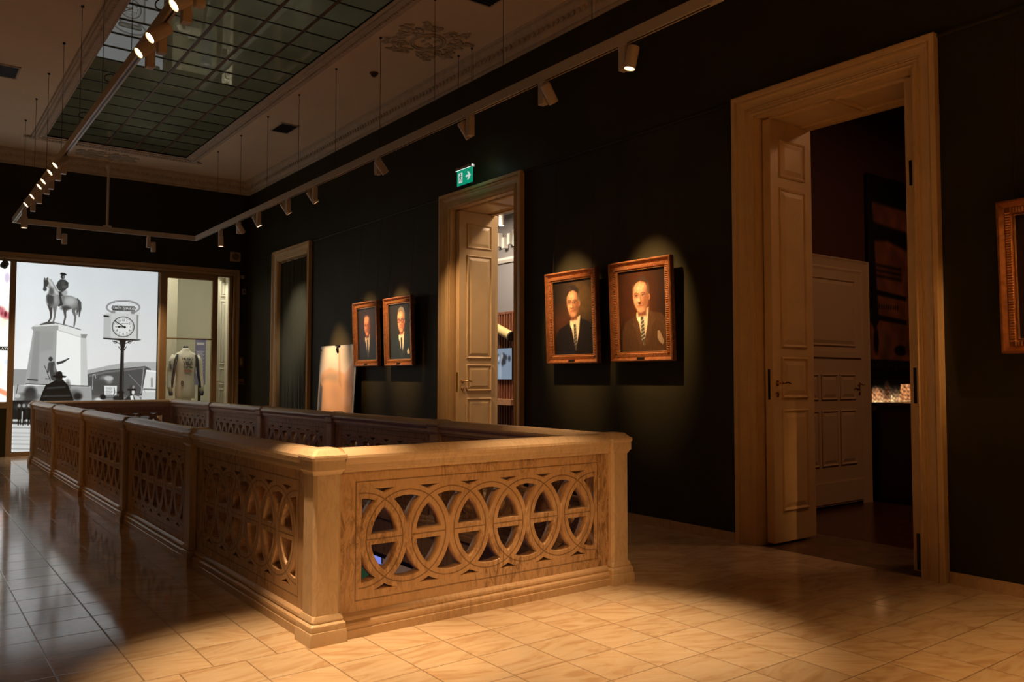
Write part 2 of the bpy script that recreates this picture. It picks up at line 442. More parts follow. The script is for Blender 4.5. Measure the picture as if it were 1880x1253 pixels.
rect_sweep(bm, KX0, KX1, KY0, KY1, fr, lambda u, v, h: (u, v, h))
obj('moulded_frame', bm, M['plaster'], t, angle=30)
bm = BM()          # bead row on the frame
y = KY0
while y < KY1:
    for sx in (KX0-.125, KX1+.125): box(bm, sx-.014, sx+.014, y, y+.022, -.047, -.03)
    y += .05
x = KX0
while x < KX1:
    box(bm, x, x+.022, KY1+.111, KY1+.139, -.047, -.03); x += .05
tag(obj('bead_row', bm, M['plaster'], t), kind='stuff')
def scroll(bm, cx, cy, r0, turns, dirn, a0, th=.012, flip=1):
    pts = []; n = int(18*turns)
    for i in range(n+1):
        f = i/n; a = a0 + dirn*f*turns*2*PI; r = r0*(1-.85*f)
        pts.append((cx+math.cos(a)*r*flip, cy+math.sin(a)*r, -.008))
    tube(bm, pts, [th*(1-.5*i/n) for i in range(n+1)], 6)
def leaf(bm, cx, cy, L, W, ang, z=-.006, th=.016):
    Mx = Matrix.Translation((cx, cy, z)) @ Matrix.Rotation(ang, 4, 'Z') @ Matrix.Diagonal((L, W, th, 1))
    bmesh.ops.create_icosphere(bm, subdivisions=2, radius=1, matrix=Mx)
def ornament(bm, s=1.0, ring=True, seed=1, sx=1.0, sy=1.0):
    rr = random.Random(seed)
    if ring:
        for r in (.17, .205):
            tube(bm, [(math.cos(2*PI*i/32)*r*s*sx, math.sin(2*PI*i/32)*r*s*sy, -.008) for i in range(33)], .011, 6)
        for k in range(9): leaf(bm, rr.uniform(-.11, .11)*s*sx, rr.uniform(-.11, .11)*s*sy, .04, .018, rr.uniform(0, 6))
    for qx in (-1, 1):
        for qy in (-1, 1):
            for j, (px, py, r) in enumerate(((.27, .16, .09), (.36, .05, .07), (.13, .30, .08), (.42, .20, .06), (.25, .36, .06))):
                scroll(bm, qx*px*s*sx, qy*py*s*sy, r*s, 1.4, qx*qy, rr.uniform(0, 6), .012)
                for m in range(4):
                    a = rr.uniform(0, 6.28); leaf(bm, (qx*px+math.cos(a)*r*.8)*s*sx, (qy*py+math.sin(a)*r*.8)*s*sy, .05*s, .02*s, a)
for (x, y, sx, sy, lab) in ((4.87, 8.15, .95, 1.15, 'scrolled plaster rosette on the ceiling between skylight and right wall'),
                            (2.87, 15.83, 1.0, .6, 'flat plaster scroll ornament on the ceiling beyond the far end of the skylight')):
    bm = BM(); ornament(bm, 1.0, True, 4, sx, sy); o = obj('ceiling_rosette', bm, M['plaster'], None, smooth=True)
    o.location = (x, y, ZC); tag(o, lab, 'ceiling ornament')
for (x, y, fl, lab) in ((1.64, 15.27, 1, 'leafy plaster corner ornament at the far left corner of the skylight frame'), (4.24, 15.27, -1, 'leafy plaster corner ornament at the far right corner of the skylight frame')):
    bm = BM()
    for j in range(3): scroll(bm, fl*(.02+.05*j), -.02*j, .05, 1.3, 1, j, .014)
    for j in range(6): leaf(bm, fl*(-.06+.03*j), .02*math.sin(j*2), .06, .025, j*1.1)
    o = obj('corner_ornament', bm, M['plaster'], None, smooth=True); o.location = (x, y, ZC-.02); tag(o, lab, 'ceiling ornament')

bm = BM()
for a in ((KX0-.1, KX0-.06, KY0-.1, KY1+.1), (KX1+.06, KX1+.1, KY0-.1, KY1+.1)): box(bm, a[0], a[1], a[2], a[3], ZC+.2, 6.4)
for a in ((KX0-.1, KX1+.1, KY0-.1, KY0-.06), (KX0-.1, KX1+.1, KY1+.06, KY1+.1)): box(bm, a[0], a[1], a[2], a[3], ZC+.2, 6.4)
box(bm, KX0-.1, KX1+.1, KY0-.1, KY1+.1, 6.4, 6.5)
struct('wall_attic', bm, M['ceiling'])
t = thing('added_attic_lamp', 'dim unseen long lamp added in the attic box above the skylight glass', 'lamp', (2.94, 9.4, 6.37))
bm = BM(); box(bm, -.1, .1, -5.0, 5.0, -.04, .03); obj('lamp_housing', bm, M['ceiling'], t)
L = bpy.data.lights.new('attic_fill', 'AREA'); L.shape = 'RECTANGLE'; L.size = .15; L.size_y = 10; L.energy = 7.5; L.color = (1, .95, .80)  # unseen lamp added above the glass to lift its dark tone
lo = bpy.data.objects.new('attic_fill', L); link(lo, t); lo.location = (0, 0, -.06)
# ceiling grilles and smoke detector
for (x, y, lab) in ((4.78, 12.36, 'black square air grille in the ceiling near the far end of the right cornice'),
                    (4.78, 6.72, 'black air grille in the ceiling cut off by the top edge of the photo'),
                    (1.0, 12.2, 'black air grille in the ceiling left of the skylight')):
    t = thing('air_grille', lab, 'vent', (x, y, ZC))
    bm = BM(); box(bm, -.13, .13, -.23, .23, -.008, 0); obj('dark_face', bm, M['grille'], t)
    bm = BM(); rect_sweep(bm, -.13, .13, -.23, .23, [(0, 0), (0, -.014), (.02, -.014), (.022, 0)], lambda u, v, h: (u, v, h)); obj('frame', bm, M['plaster'], t)
    bm = BM()
    for k in range(9): box(bm, -.13, .13, -.21+k*.052, -.202+k*.052, -.013, -.008)
    obj('louvre', bm, M['black'], t)
t = thing('smoke_detector', 'small round dark smoke detector on the ceiling', 'smoke detector', (4.82, 9.41, ZC))
bm = BM(); lathe(bm, ((.055, 0), (.055, -.015), (.045, -.02)), 20); obj('base', bm, plain('detector_base', (.16, .08, .05, 1), .5), t, angle=40)
bm = BM(); lathe(bm, ((.036, -.018), (.036, -.035), (.025, -.05), (.01, -.055)), 20); obj('sensor_head', bm, plain('detector_head', (.05, .025, .018, 1), .5), t, angle=40)

# ------------------------------------------------------------------ doorways of the right wall
CAS = [(0, 0), (0, .018), (.012, .028), (.02, .02), (.034, .022), (.04, .03), (.048, .022), (.056, .03), (.064, .022), (.085, .026), (.105, .034), (.115, .048), (.128, .05), (.134, .042), (.142, .062), (.168, .066), (.178, .06), (.178, 0)]
def casing(bm, y0, y1, H):
    sweep(bm, ((y0, 0), (y0, H), (y1, H), (y1, 0)), ((-1, 0), (-1, 1), (1, 1), (1, 0)), CAS, lambda u, v, h: (XW-h, u, v))
n = 6
for y0, y1 in DOORS:
    bm = BM(); casing(bm, y0, y1, DH); struct('trim_%d' % n, bm, M['cream'], angle=25); n += 1
def overlay_panel(bm, x0, x1, z0, z1, f, s=1.0):
    """raised-and-fielded panel; f(x,z,h)->xyz, h outward"""
    pr = [(0, 0), (0.0, .010), (.010, .016), (.020, .010), (.026, .002), (.034, .002), (.075, .013), (.078, .013)]
    xs = [(x0+w*s, x1-w*s, z0+w*s, z1-w*s, h) for w, h in pr]
    loops = [[f(a, c, h), f(b, c, h), f(b, d, h), f(a, d, h)] for a, b, c, d, h in xs if b > a and d > c]
    vs = [[bm.verts.new(p) for p in L] for L in loops]
    for a, b in zip(vs[:-1], vs[1:]):
        for i in range(4): bm.faces.new((a[i], a[(i+1) % 4], b[(i+1) % 4], b[i]))
    bm.faces.new(vs[-1])
ROWS = ((3.03, 3.35), (1.61, 2.94), (1.19, 1.53), (.27, 1.10))
def door_handle(parent, x, y, z, sgn, mirror=1):
    """lever handle + escutcheon on a face at plane y, outward = sgn along y"""
    bm = BM(); R = Matrix.Translation((x, y, z)) @ Matrix.Rotation(-sgn*PI/2, 4, 'X')
    lathe(bm, ((.024, 0), (.024, .006), (.012, .01), (.010, .045), (.014, .05), (.008, .058)), 16, R)
    h = obj('door_handle', bm, M['brass'], parent, angle=40)
    bm = BM(); tube(bm, [(x, y+sgn*.045, z), (x+mirror*.03, y+sgn*.05, z+.002), (x+mirror*.07, y+sgn*.05, z+.008), (x+mirror*.115, y+sgn*.048, z-.004)], [.008, .009, .008, .006], 8)
    obj('lever', bm, M['brass'], h, smooth=True)
    bm = BM(); R = Matrix.Translation((x, y, z-.095)) @ Matrix.Rotation(-sgn*PI/2, 4, 'X')
    lathe(bm, ((.02, 0), (.02, .006), (.014, .009), (.006, .012)), 14, R); obj('keyhole_plate', bm, M['brass'], parent, angle=40)
def leaf_door(name, y0, y1, x0, x1, faces, lock, lab_parts=True, handle=True, mat=None):
    """door leaf folded back along the reveal: spans x0..x1, thickness y0..y1; faces: list of ('-'|'+')"""
    mat = mat or M['cream']
    bm = BM(); box(bm, x0, x1, y0, y1, .02, DH-.03); bevel(bm, .006, 2)
    d = struct(name, bm, mat)
    for i, (z0, z1) in enumerate(ROWS):
        bm = BM()
        if '-' in faces: overlay_panel(bm, x0+.115, x1-.105, z0, z1, lambda a, c, h: (a, y0-h, c), .9)
        if '+' in faces: overlay_panel(bm, x0+.115, x1-.105, z0, z1, lambda a, c, h: (a, y1+h, c), .9)
        obj('raised_panel', bm, mat, d)
    if handle: door_handle(d, x0+.055, y0 if lock == '-' else y1, 1.315, -1 if lock == '-' else 1)
    ym = (y0+y1)/2
    bm = BM(); box(bm, x0-.002, x0+.001, ym-.011, ym+.011, 1.18, 1.43); obj('lock_plate', bm, M['strike'], d)
    return d
TH = .075
k = 1
for i, (a, b) in enumerate(DOORS[:2]):
    leaf_door('door_%d' % k, b-.03-TH, b-.03, 5.70, 6.28 if i == 0 else 6.31, '-', '-'); k += 1
    d = leaf_door('door_%d' % k, a+.03, a+.03+TH, 5.70, 6.28, '+', '+', handle=False); k += 1
    bm = BM(); ym = a+.03+TH/2
    box(bm, 5.697, 5.701, ym-.012, ym+.012, .03, .28); box(bm, 5.697, 5.701, ym-.010, ym+.010, 2.72, 2.90); obj('flush_bolt', bm, M['strike'], d)
    bm = BM(); box(bm, 5.694, 5.70, a+.03+.004, a+.03+.018, .02, DH-.03); obj('meeting_bead', bm, M['cream'], d)
# reveal linings and panelled soffits
for i, (a, b) in enumerate(DOORS):
    bm = BM(); box(bm, RX0-.0, RX1+.02, a-.001, a+.012, 0, DH); box(bm, RX0, RX1+.02, b-.012, b+.001, 0, DH); box(bm, RX0, RX1+.02, a, b, DH-.012, DH+.0)
    w = (b-a-.20)/2
    for j in range(2):
        y0 = a+.08+j*(w+.04)
        overlay_panel(bm, RX0+.10, RX1-.08, y0, y0+w, lambda p, q, h: (p, q, DH-.012-h), .7)
        cx, cy = (RX0+RX1)/2+.01, y0+w/2
    box(bm, RX1-.03, RX1+.02, a, b, DH-.035, DH-.012)
    struct('trim_%d' % n, bm, M['cream']); n += 1
    if i < 2:       # casing on the far side of the wall
        pass
# curtained doorway (third)
a, b = DOORS[2]
t = thing('door_curtain', 'flat grey-green curtain closing the farthest doorway of the right wall', 'curtain', (RX0+.06, 0, 0))
bm = BM(); N = 120; vs = []
for i in range(N+1):
    y = a+.012+(b-a-.024)*i/N; x = .012*math.sin(i*.62)+.008*math.sin(i*.23+1)
    vs.append((bm.verts.new((x, y, .02)), bm.verts.new((x, y, DH-.03))))
for p, q in zip(vs[:-1], vs[1:]): bm.faces.new((p[0], q[0], q[1], p[1]))
bmesh.ops.solidify(bm, geom=list(bm.faces), thickness=.004)
obj('cloth', bm, M['curtain'], t, smooth=True)
bm = BM(); tube(bm, [(0, a+.01, DH-.03), (0, b-.01, DH-.03)], .012, 8); obj('curtain_rod', bm, M['bronze'], t)
# ================================================================== BALUSTRADE
def sq(hw, z, ch):
    c = max(ch, .0005)
    return [(hw-c, -hw, z), (hw, -hw+c, z), (hw, hw-c, z), (hw-c, hw, z), (-hw+c, hw, z), (-hw, hw-c, z), (-hw, -hw+c, z), (-hw+c, -hw, z)]
PLB = []
def make_pier(lab, loc, group):
    t = thing('balustrade_pier', lab, 'pier', loc, 0, group)
    bm = BM(); rings(bm, [sq(h, z, c) for h, z, c in ((.100, 0, .002), (.101, .055, .003), (.099, .068, .006), (.094, .070, .004), (.0965, .082, .006), (.095, .098, .006), (.088, .108, .006), (.083, .111, .006), (.0865, .120, .008), (.0835, .134, .010), (.078, .146, .014))])
    obj('plinth', bm, M['marble'], t, angle=25)
    bm = BM(); rings(bm, [sq(.076, .140, .017), sq(.076, .858, .017)]); obj('shaft', bm, M['marble'], t)
    bm = BM(); rings(bm, [sq(h, z, c) for h, z, c in ((.079, .854, .014), (.081, .864, .012), (.088, .876, .010), (.0915, .879, .010), (.0915, .928, .010), (.097, .934, .012), (.1005, .945, .014), (.099, .955, .014), (.094, .960, .014), (.091, .9585, .014), (.088, .961, .014), (.080, .970, .016), (.066, .984, .016), (.060, .988, .016))])
    obj('cap', bm, M['marble'], t, angle=25)
    return t
R0, RO, SP = .222, .280, .277
def holes():
    H = []; xs = lambda i: (i-3)*SP
    A = lambda f, a, b, n: [f(a+(b-a)*k/n) for k in range(n+1)]
    for s in (1, -1):
        for i in range(6):
            m = xs(i)+SP/2
            r = A(lambda z: (m-SP/2+math.sqrt(R0*R0-z*z), s*z), .026, .1732, 10)
            l = A(lambda z: (m+SP/2-math.sqrt(R0*R0-z*z), s*z), .1732, .026, 10)
            H.append(r+l[1:])
            R1 = .277; e = .0766
            lo = A(lambda d: (m+d, s*math.sqrt(R1*R1-(SP/2-abs(d))**2)), e, -e, 12)
            H.append([(m-e+.003, s*.270), (m+e-.003, s*.270)] + lo[1:-1])
        for i in range(7):
            c = xs(i); e = .0860; d0, d1 = -e, e
            if i == 0: d0 = 0.0
            if i == 6: d1 = 0.0
            up = A(lambda d: (c+d, s*math.sqrt(R0*R0-d*d)), d0, d1, 12)
            lo = A(lambda d: (c+d, s*math.sqrt(max(0, RO*RO-(SP-abs(d))**2))), d1, d0, 12)
            if i in (0, 6): H.append(up + (lo[1:] if i == 0 else lo[:-1] ) if False else up+lo)
            else: H.append(up + lo[1:-1])
    # little slivers beside the first and last ring where they meet the frame
    return H
def slab_mesh(L):
    cu = bpy.data.curves.new('pierced', 'CURVE'); cu.dimensions = '2D'; cu.fill_mode = 'BOTH'; cu.extrude = .033; cu.bevel_depth = .002; cu.bevel_resolution = 0
    def sp(pts):
        s = cu.splines.new('POLY'); s.points.add(len(pts)-1); s.use_cyclic_u = True
        for p, q in zip(s.points, pts): p.co = (q[0], q[1], 0, 1)
    h = L/2-.068; sp([(-h, .12), (h, .12), (h, .864), (-h, .864)])
    for H in holes():
        sp([(x, y+.49) for x, y in H])
    o = bpy.data.objects.new('t', cu); C.objects.link(o); dg = bpy.context.evaluated_depsgraph_get()
    me = bpy.data.meshes.new_from_object(o.evaluated_get(dg)); bpy.data.objects.remove(o)
    me.transform(Matrix(((1, 0, 0, 0), (0, 0, -1, 0), (0, 1, 0, 0), (0, 0, 0, 1))))
    me.materials.clear(); me.name = 'pierced_panel'
    return me
SLAB = {}
def half(pr): return pr + [(-a, b) for a, b in reversed(pr)]
RAIL = half([(.045, .857), (.056, .860), (.057, .874), (.068, .879), (.067, .900), (.072, .912), (.084, .920), (.0885, .934), (.086, .948), (.078, .9565), (.075, .9535), (.071, .957), (.060, .968), (.045, .978), (.02, .983)])
BASE = half([(.072, 0), (.072, .043), (.067, .047), (.067, .056), (.070, .066), (.067, .078), (.058, .086), (.052, .088), (.056, .098), (.054, .108), (.046, .118), (.036, .124)])
def make_bay(L, lab, loc, rz, group):
    t = thing('pierced_balustrade', lab, 'balustrade', loc, rz, group)
    if L not in SLAB: SLAB[L] = slab_mesh(L)
    h = L/2-.094
    mesh_obj('pierced_slab', SLAB[L], M['slab'], t)
    bm = BM(); extr(bm, RAIL, -h, h, lambda s, p, q: (s, p, q)); obj('handrail', bm, M['marble'], t, angle=25)
    bm = BM(); extr(bm, BASE, -h, h, lambda s, p, q: (s, p, q)); obj('base_moulding', bm, M['plinth'], t, angle=25)
    return t
BY = (VY1-VY0)/5
p0 = make_pier('pale marble pier at the near left corner of the balustrade, brightly lit on its cap', (VX0, VY0, 0), 'piers of the marble balustrade')
ordn = ('first', 'second', 'third', 'fourth')
for k in range(1, 6):
    c = copy_tree(p0); c.location = (VX0, VY0+BY*k, 0)
    c['label'] = ('%s marble pier behind the near left corner pier on the left run of the balustrade' % ordn[k-1]) if k < 5 else 'marble pier at the far left corner of the balustrade, in front of the statue mural'
for k in range(6):
    c = copy_tree(p0); c.location = (VX1, VY0+BY*k, 0)
    c['label'] = 'marble pier at the near right corner of the balustrade' if k == 0 else (('%s marble pier behind the near right corner pier on the right run of the balustrade' % ordn[k-1]) if k < 5 else 'marble pier at the far right corner of the balustrade')
b0 = make_bay(VX1-VX0, 'front marble balustrade bay facing the camera, carved with interlaced rings', ((VX0+VX1)/2, VY0, 0), 0, 'pierced bays of the marble balustrade')
c = copy_tree(b0); c.location = ((VX0+VX1)/2, VY1, 0); c['label'] = 'far end marble balustrade bay in front of the glazed partition'
bl = None
five = ('nearest', 'second nearest', 'middle', 'second farthest', 'farthest')
for k in range(5):
    for sx, side in ((VX0, 'left'), (VX1, 'right')):
        lab = '%s marble ring-carved bay on the %s run of the balustrade' % (five[k], side)
        loc = (sx, VY0+BY*(k+.5), 0)
        if bl is None: bl = make_bay(BY, lab, loc, PI/2, 'pierced bays of the marble balustrade')
        else:
            c = copy_tree(bl); c.location = loc; c['label'] = lab
# stairwell sides and the hall below
ZB = -4.4
bm = BM()
for a in ((vx0-.25, vx0, vy0-.2, vy1+.2), (vx1, vx1+.25, vy0-.2, vy1+.2)): box(bm, a[0], a[1], a[2], a[3], -.362, -.351)
for a in ((vx0, vx1, vy0-.25, vy0), (vx0, vx1, vy1, vy1+.25)): box(bm, a[0], a[1], a[2], a[3], -.362, -.351)
struct('wall_stairwell', bm, plain('stairwell_plaster', (.10, .055, .05, 1), .7))
bm = BM(); box(bm, -3, 13, 0, 24, ZB-.2, ZB); struct('floor_lower', bm, M['low_floor'])
bm = BM()
for a in ((-3.2, -3, 0, 24), (13, 13.2, 0, 24), (-3, 13, -.2, 0), (-3, 13, 24, 24.2)): box(bm, a[0], a[1], a[2], a[3], ZB, -.37)
struct('wall_lower', bm, plain('lower_wall', (.14, .07, .16, 1), .7))
bm = BM()
for a in ((-3, vx0-.02, 0, 24), (vx1+.02, 13, 0, 24), (vx0-.02, vx1+.02, 0, vy0-.02), (vx0-.02, vx1+.02, vy1+.02, 24)): box(bm, a[0], a[1], a[2], a[3], -.40, -.363)
struct('ceiling_lower', bm, plain('lower_ceiling', (.12, .08, .10, 1), .8))
LOW = [(2.6, 9.0, .5, 1.4, 'low purple display table in the hall below, nearest the stairwell front', (.25, .22, .6, 1)),
       (3.9, 11.0, .6, .9, 'display table with white top in the hall below, right of the purple one', (.7, .62, .6, 1)),
       (3.2, 14.0, .6, .8, 'farthest display table in the hall below', (.5, .2, .2, 1)),
       (4.9, 8.6, .5, .5, 'small display table in the hall below near its right wall', (.2, .35, .7, 1))]
for x, y, w, d, lab, c in LOW:
    t = thing('display_table', lab, 'table', (x, y, ZB))
    bm = BM(); box(bm, -w, w, -d, d, .78, .84); obj('table_top', bm, plain('table_top_%d' % int(x*10), c, .5), t)
    for sx in (-1, 1):
        for sy in (-1, 1):
            bm = BM(); box(bm, sx*(w-.06)-.03, sx*(w-.06)+.03, sy*(d-.06)-.03, sy*(d-.06)+.03, 0, .78); obj('leg', bm, M['black'], t)
for x, y, z, c, lab in ((7.2, 13.8, -1.95, (.28, .34, 1, 1), 'glowing blue display screen standing in the hall below'), (5.85, 11.75, -1.75, (.12, .30, .12, 1), 'dim green display screen standing in the hall below'),
                        (6.75, 12.05, -1.75, (1, .55, .4, 1), 'warm lit display screen on the right side of the hall below'), (9.2, 14.4, -1.9, (1, .8, .75, 1), 'pale lit display screen at the far side of the hall below')):
    t = thing('display_screen', lab, 'screen', (x, y, ZB)); h = z-ZB
    bm = BM(); box(bm, -.05, .05, -.04, .04, 0, h-.2); obj('stand', bm, M['black'], t)
    bm = BM(); box(bm, -.32, .32, -.03, .03, h-.25, h+.2); obj('bezel', bm, M['black'], t)
    bm = BM(); box(bm, -.3, .3, -.034, -.031, h-.23, h+.18); obj('lit_face', bm, emit('screen_%d' % int(x*10), c, .7 if c[2] > .9 else (.12 if c[1] > c[0] else .10)), t)
    t.rotation_euler[2] = -.6

# ================================================================== TRACK LIGHTING
ZT = 3.90; TX0, TX1, TY0, TY1 = 1.463, 4.365, 3.50, 15.60
t = thing('lighting_track', 'rectangular suspended white lighting track hung from thin wires below the ceiling', 'lighting track', (0, 0, ZT))
def beam(x0, x1, y0, y1):
    bm = BM(); box(bm, x0, x1, y0, y1, 0, .085); o = obj('track_beam', bm, M['track'], t)
    bm = BM()
    if x1-x0 < y1-y0:
        xm = (x0+x1)/2; box(bm, xm-.007, xm+.007, y0+.1, y1-.1, -.002, .001)
    else:
        ym = (y0+y1)/2; box(bm, x0+.1, x1-.1, ym-.007, ym+.007, -.002, .001)
    obj('contact_slot', bm, M['track_slot'], o); return o
w = .025
beam(TX0-w, TX0+w, TY0-w, TY1+w); beam(TX1-w, TX1+w, TY0-w, TY1+w); beam(TX0+w, TX1-w, TY1-w, TY1+w); beam(TX0+w, TX1-w, TY0-w, TY0+w)
for X in (TX0, TX1):
    for k in range(9):
        y = 14.36-1.2*k
        bm = BM(); tube(bm, [(X, y, .085), (X, y, ZC-ZT-.002)], .0028, 5)
        lathe(bm, ((.013, ZC-ZT-.02), (.016, ZC-ZT-.006), (.016, ZC-ZT-.002)), 10, Matrix.Translation((X, y, 0)))
        lathe(bm, ((.006, .085), (.006, .11), (.003, .12)), 8, Matrix.Translation((X, y, 0)))
        obj('suspension_wire', bm, M['wire'], t)
bm = BM(); tube(bm, [(2.86, TY1, .085), (2.86, TY1, 1.10)], .021, 12)
lathe(bm, ((.07, .085), (.07, .11), (.03, .118)), 18, Matrix.Translation((2.86, TY1, 0)))
lathe(bm, ((.022, 1.04), (.045, 1.13), (.05, 1.17)), 16, Matrix.Translation((2.86, TY1, 0)))
tube(bm, [(2.86, TY1, 1.16), (2.86, TY1, ZC-ZT-.002)], .006, 6)
obj('drop_pole', bm, M['track'], t, angle=40)
for y in (5.0, 6.1, 7.9, 9.2):        # loops of slack cable lying on the left beam
    bm = BM(); tube(bm, [(TX0-.03+.035*math.cos(a*.5), y+.07*math.sin(a*.5), .10+.004*a) for a in range(14)], .005, 6); obj('cable_loop', bm, M['black'], t, smooth=True)

COOL = (1.0, .60, .29)
WARM = (1.0, .49, .16)
def spot(lab, loc, offd, aim, watt, size=50, blend=.7, zoff=0, col=WARM, radius=.03, group='adjustable track spotlights'):
    t = thing('track_spotlight', lab, 'spotlight', loc, 0, group)
    bm = BM(); box(bm, -.03, .03, -.035, .035, -.205, -.02); bevel(bm, .003, 1); obj('driver_box', bm, M['lamp_body'], t)
    bm = BM(); box(bm, -.018, .018, -.045, .045, -.02, -.0005); obj('track_adapter', bm, M['lamp_body'], t)
    d = (Vector(aim) - Vector(loc) - Vector((0, 0, -.12))).normalized()
    c = Vector((0, 0, -.125+zoff)) + Vector(offd)*.082
    Q = d.to_track_quat('-Z', 'Y').to_matrix().to_4x4()
    Mx = Matrix.Translation(c) @ Q
    bm = BM(); lathe(bm, ((.030, .085), (.043, .080), (.0445, .07), (.0445, -.088), (.041, -.092), (.038, -.085), (.037, -.07)), 24, Mx)
    hd = obj('lamp_head', bm, M['lamp_body'], t, angle=40)
    bm = BM(); lathe(bm, ((.034, -.0835), (.034, -.086)), 20, Mx); obj('lens', bm, M['lens'], hd)
    mid = Vector((0, 0, -.125)); bm = BM(); tube(bm, [mid, c], .012, 8); obj('pivot', bm, M['lamp_body'], t)
    if watt:
        L = bpy.data.lights.new('spot_beam', 'SPOT'); L.energy = watt; L.spot_size = math.radians(size); L.spot_blend = blend; L.color = col; L.shadow_soft_size = radius
        lo = bpy.data.objects.new('spot_beam', L); link(lo, t); lo.matrix_local = Matrix.Translation(c+d*.10) @ Q
    return t
NY, PY_ = (0, -1, 0), (0, 1, 0)
G = 1.0
spot('nearest spotlight on the right track arm, its lens glowing straight down', (TX1, 4.40, ZT), NY, (3.90, 4.75, .95), 130*G, 24, 1, col=COOL)
spot('second spotlight from the camera on the right track arm, tilted at the wall', (TX1, 5.38, ZT), NY, (5.6, 5.38, 2.02), 700*G, 31, 1, col=COOL)
spot('spotlight on the right track arm above the green exit sign', (TX1, 6.50, ZT), PY_, (5.6, 6.32, 2.02), 700*G, 31, 1, col=COOL)
spot('spotlight on the right track arm left of the exit sign, pointing down', (TX1, 8.40, ZT), NY, (5.9, 8.35, 1.9), 260*G, 52, 1, col=COOL)
spot('fifth spotlight from the camera on the right track arm, above the two smaller-looking portraits', (TX1, 10.19, ZT), PY_, (5.6, 9.97, 2.0), 750*G, 30, 1, col=COOL)
spot('sixth spotlight from the camera on the right track arm', (TX1, 11.12, ZT), PY_, (5.6, 10.93, 2.0), 560*G, 30, 1, col=COOL)
spot('seventh spotlight from the camera on the right track arm', (TX1, 12.30, ZT), PY_, (5.5, 11.93, 1.42), 1200*G, 30, 1, col=COOL)
spot('eighth spotlight from the camera on the right track arm, leaning outward', (TX1, 13.22, ZT), NY, (5.62, 14.0, 2.4), 90*G, 40, 1, col=(1, .85, .62))
spot('farthest spotlight on the right track arm, beside its far corner', (TX1, 14.15, ZT), (0, -.3, 0), (4.5, 14.2, 0), 6*G, 50, 1, zoff=-.08)
spot('left one of the two spotlights on the far arm of the track', (2.12, TY1, ZT), (1, 0, 0), (2.2, 16.1, 1.5), 140*G, 70, 1, zoff=-.06, col=COOL)
spot('right one of the two spotlights on the far arm of the track', (3.54, TY1, ZT), (1, 0, 0), (3.7, 16.1, 1.5), 140*G, 70, 1, zoff=-.06, col=COOL)
LEFT = ((5.25, 'first'), (5.55, 'second'), (6.18, 'third'), (6.52, 'fourth'), (10.55, 'fifth'), (10.95, 'sixth'), (11.50, 'seventh'), (11.85, 'eighth'), (12.55, 'ninth'), (13.2, 'tenth'))
for y, o_ in LEFT:
    spot('%s spotlight from the camera on the left track arm, aimed at the left wall' % o_, (TX0, y, ZT), (-.35, -.75, 0), (XL, y-.25, 1.35), (30 if y < 9 else 110)*G, 55, 1, zoff=.05)
spot('farthest spotlight on the left track arm, hanging over its far corner', (TX0, 14.2, ZT), (0, -.3, 0), (1.5, 14.2, 0), 5*G, 50, 1, zoff=-.08)
# near arm (above the frame of the photo)
spot('spotlight on the near track arm above the near left corner pier of the balustrade', (TX0, 3.85, ZT), (-1, 0, 0), (1.66, 3.74, 0), 860*G, 34, 1, col=COOL)
spot('spotlight on the near track arm above the near right corner of the balustrade', (3.35, TY0, ZT), (1, 0, 0), (2.95, 3.18, 0), 740*G, 38, 1, col=COOL)


# second track, added unseen behind the camera to brighten the hall
t = thing('lighting_track', 'straight white lighting track added unseen behind the camera', 'lighting track', (0, 0, ZT))
bm = BM(); box(bm, -1.0, 4.8, -.30, -.25, 0, .085); o_ = obj('track_beam', bm, M['track'], t)
for X in (-.6, 1.0, 2.6, 4.2):
    bm = BM(); tube(bm, [(X, -.275, .085), (X, -.275, ZC-ZT-.002)], .0028, 5); obj('suspension_wire', bm, M['wire'], t)
for X, nm in ((-.3, 'leftmost'), (1.6, 'middle'), (3.4, 'rightmost')):
    spot('%s spotlight on the added track behind the camera' % nm, (X, -.275, ZT), (1, 0, 0), {'leftmost': (-.5, -1.5, 0), 'middle': (1.9, -.6, 0), 'rightmost': (4.1, .3, 0)}[nm], (700 if X < 3 else 700)*G, 50 if X < 0 else 68, 1)
spot('spotlight on the added track behind the camera aimed at the front of the balustrade', (.8, -.275, ZT), (1, 0, 0), (2.75, 3.9, .4), 300*G, 32, 1)
spot('right end spotlight of the added track behind the camera, aimed at the rightmost portrait', (4.5, -.275, ZT), (1, 0, 0), (5.6, 1.9, 2.05), 260*G, 22, 1)
for k_, y in enumerate((9.6, 11.5, 13.4)):  # unseen boards added to bounce warm light onto ceiling and far bays
    t = thing('bounce_board', ('nearest', 'middle', 'farthest')[k_]+' pale framed bounce board added unseen on the left wall', 'bounce board', (XL, y, 1.6), 0, 'pale bounce boards added on the left wall')
    bm = BM(); box(bm, 0, .04, -.85, .85, -.9, .9); obj('board', bm, plain('pale_board_%d' % k_, (.72, .62, .48, 1), .6), t)
    bm = BM(); rect_sweep(bm, -.85, .85, -.9, .9, [(0, 0), (0, .06), (.03, .06), (.03, 0)], lambda u, v, h: (h, u, v)); obj('frame', bm, M['bronze_dark'], t)
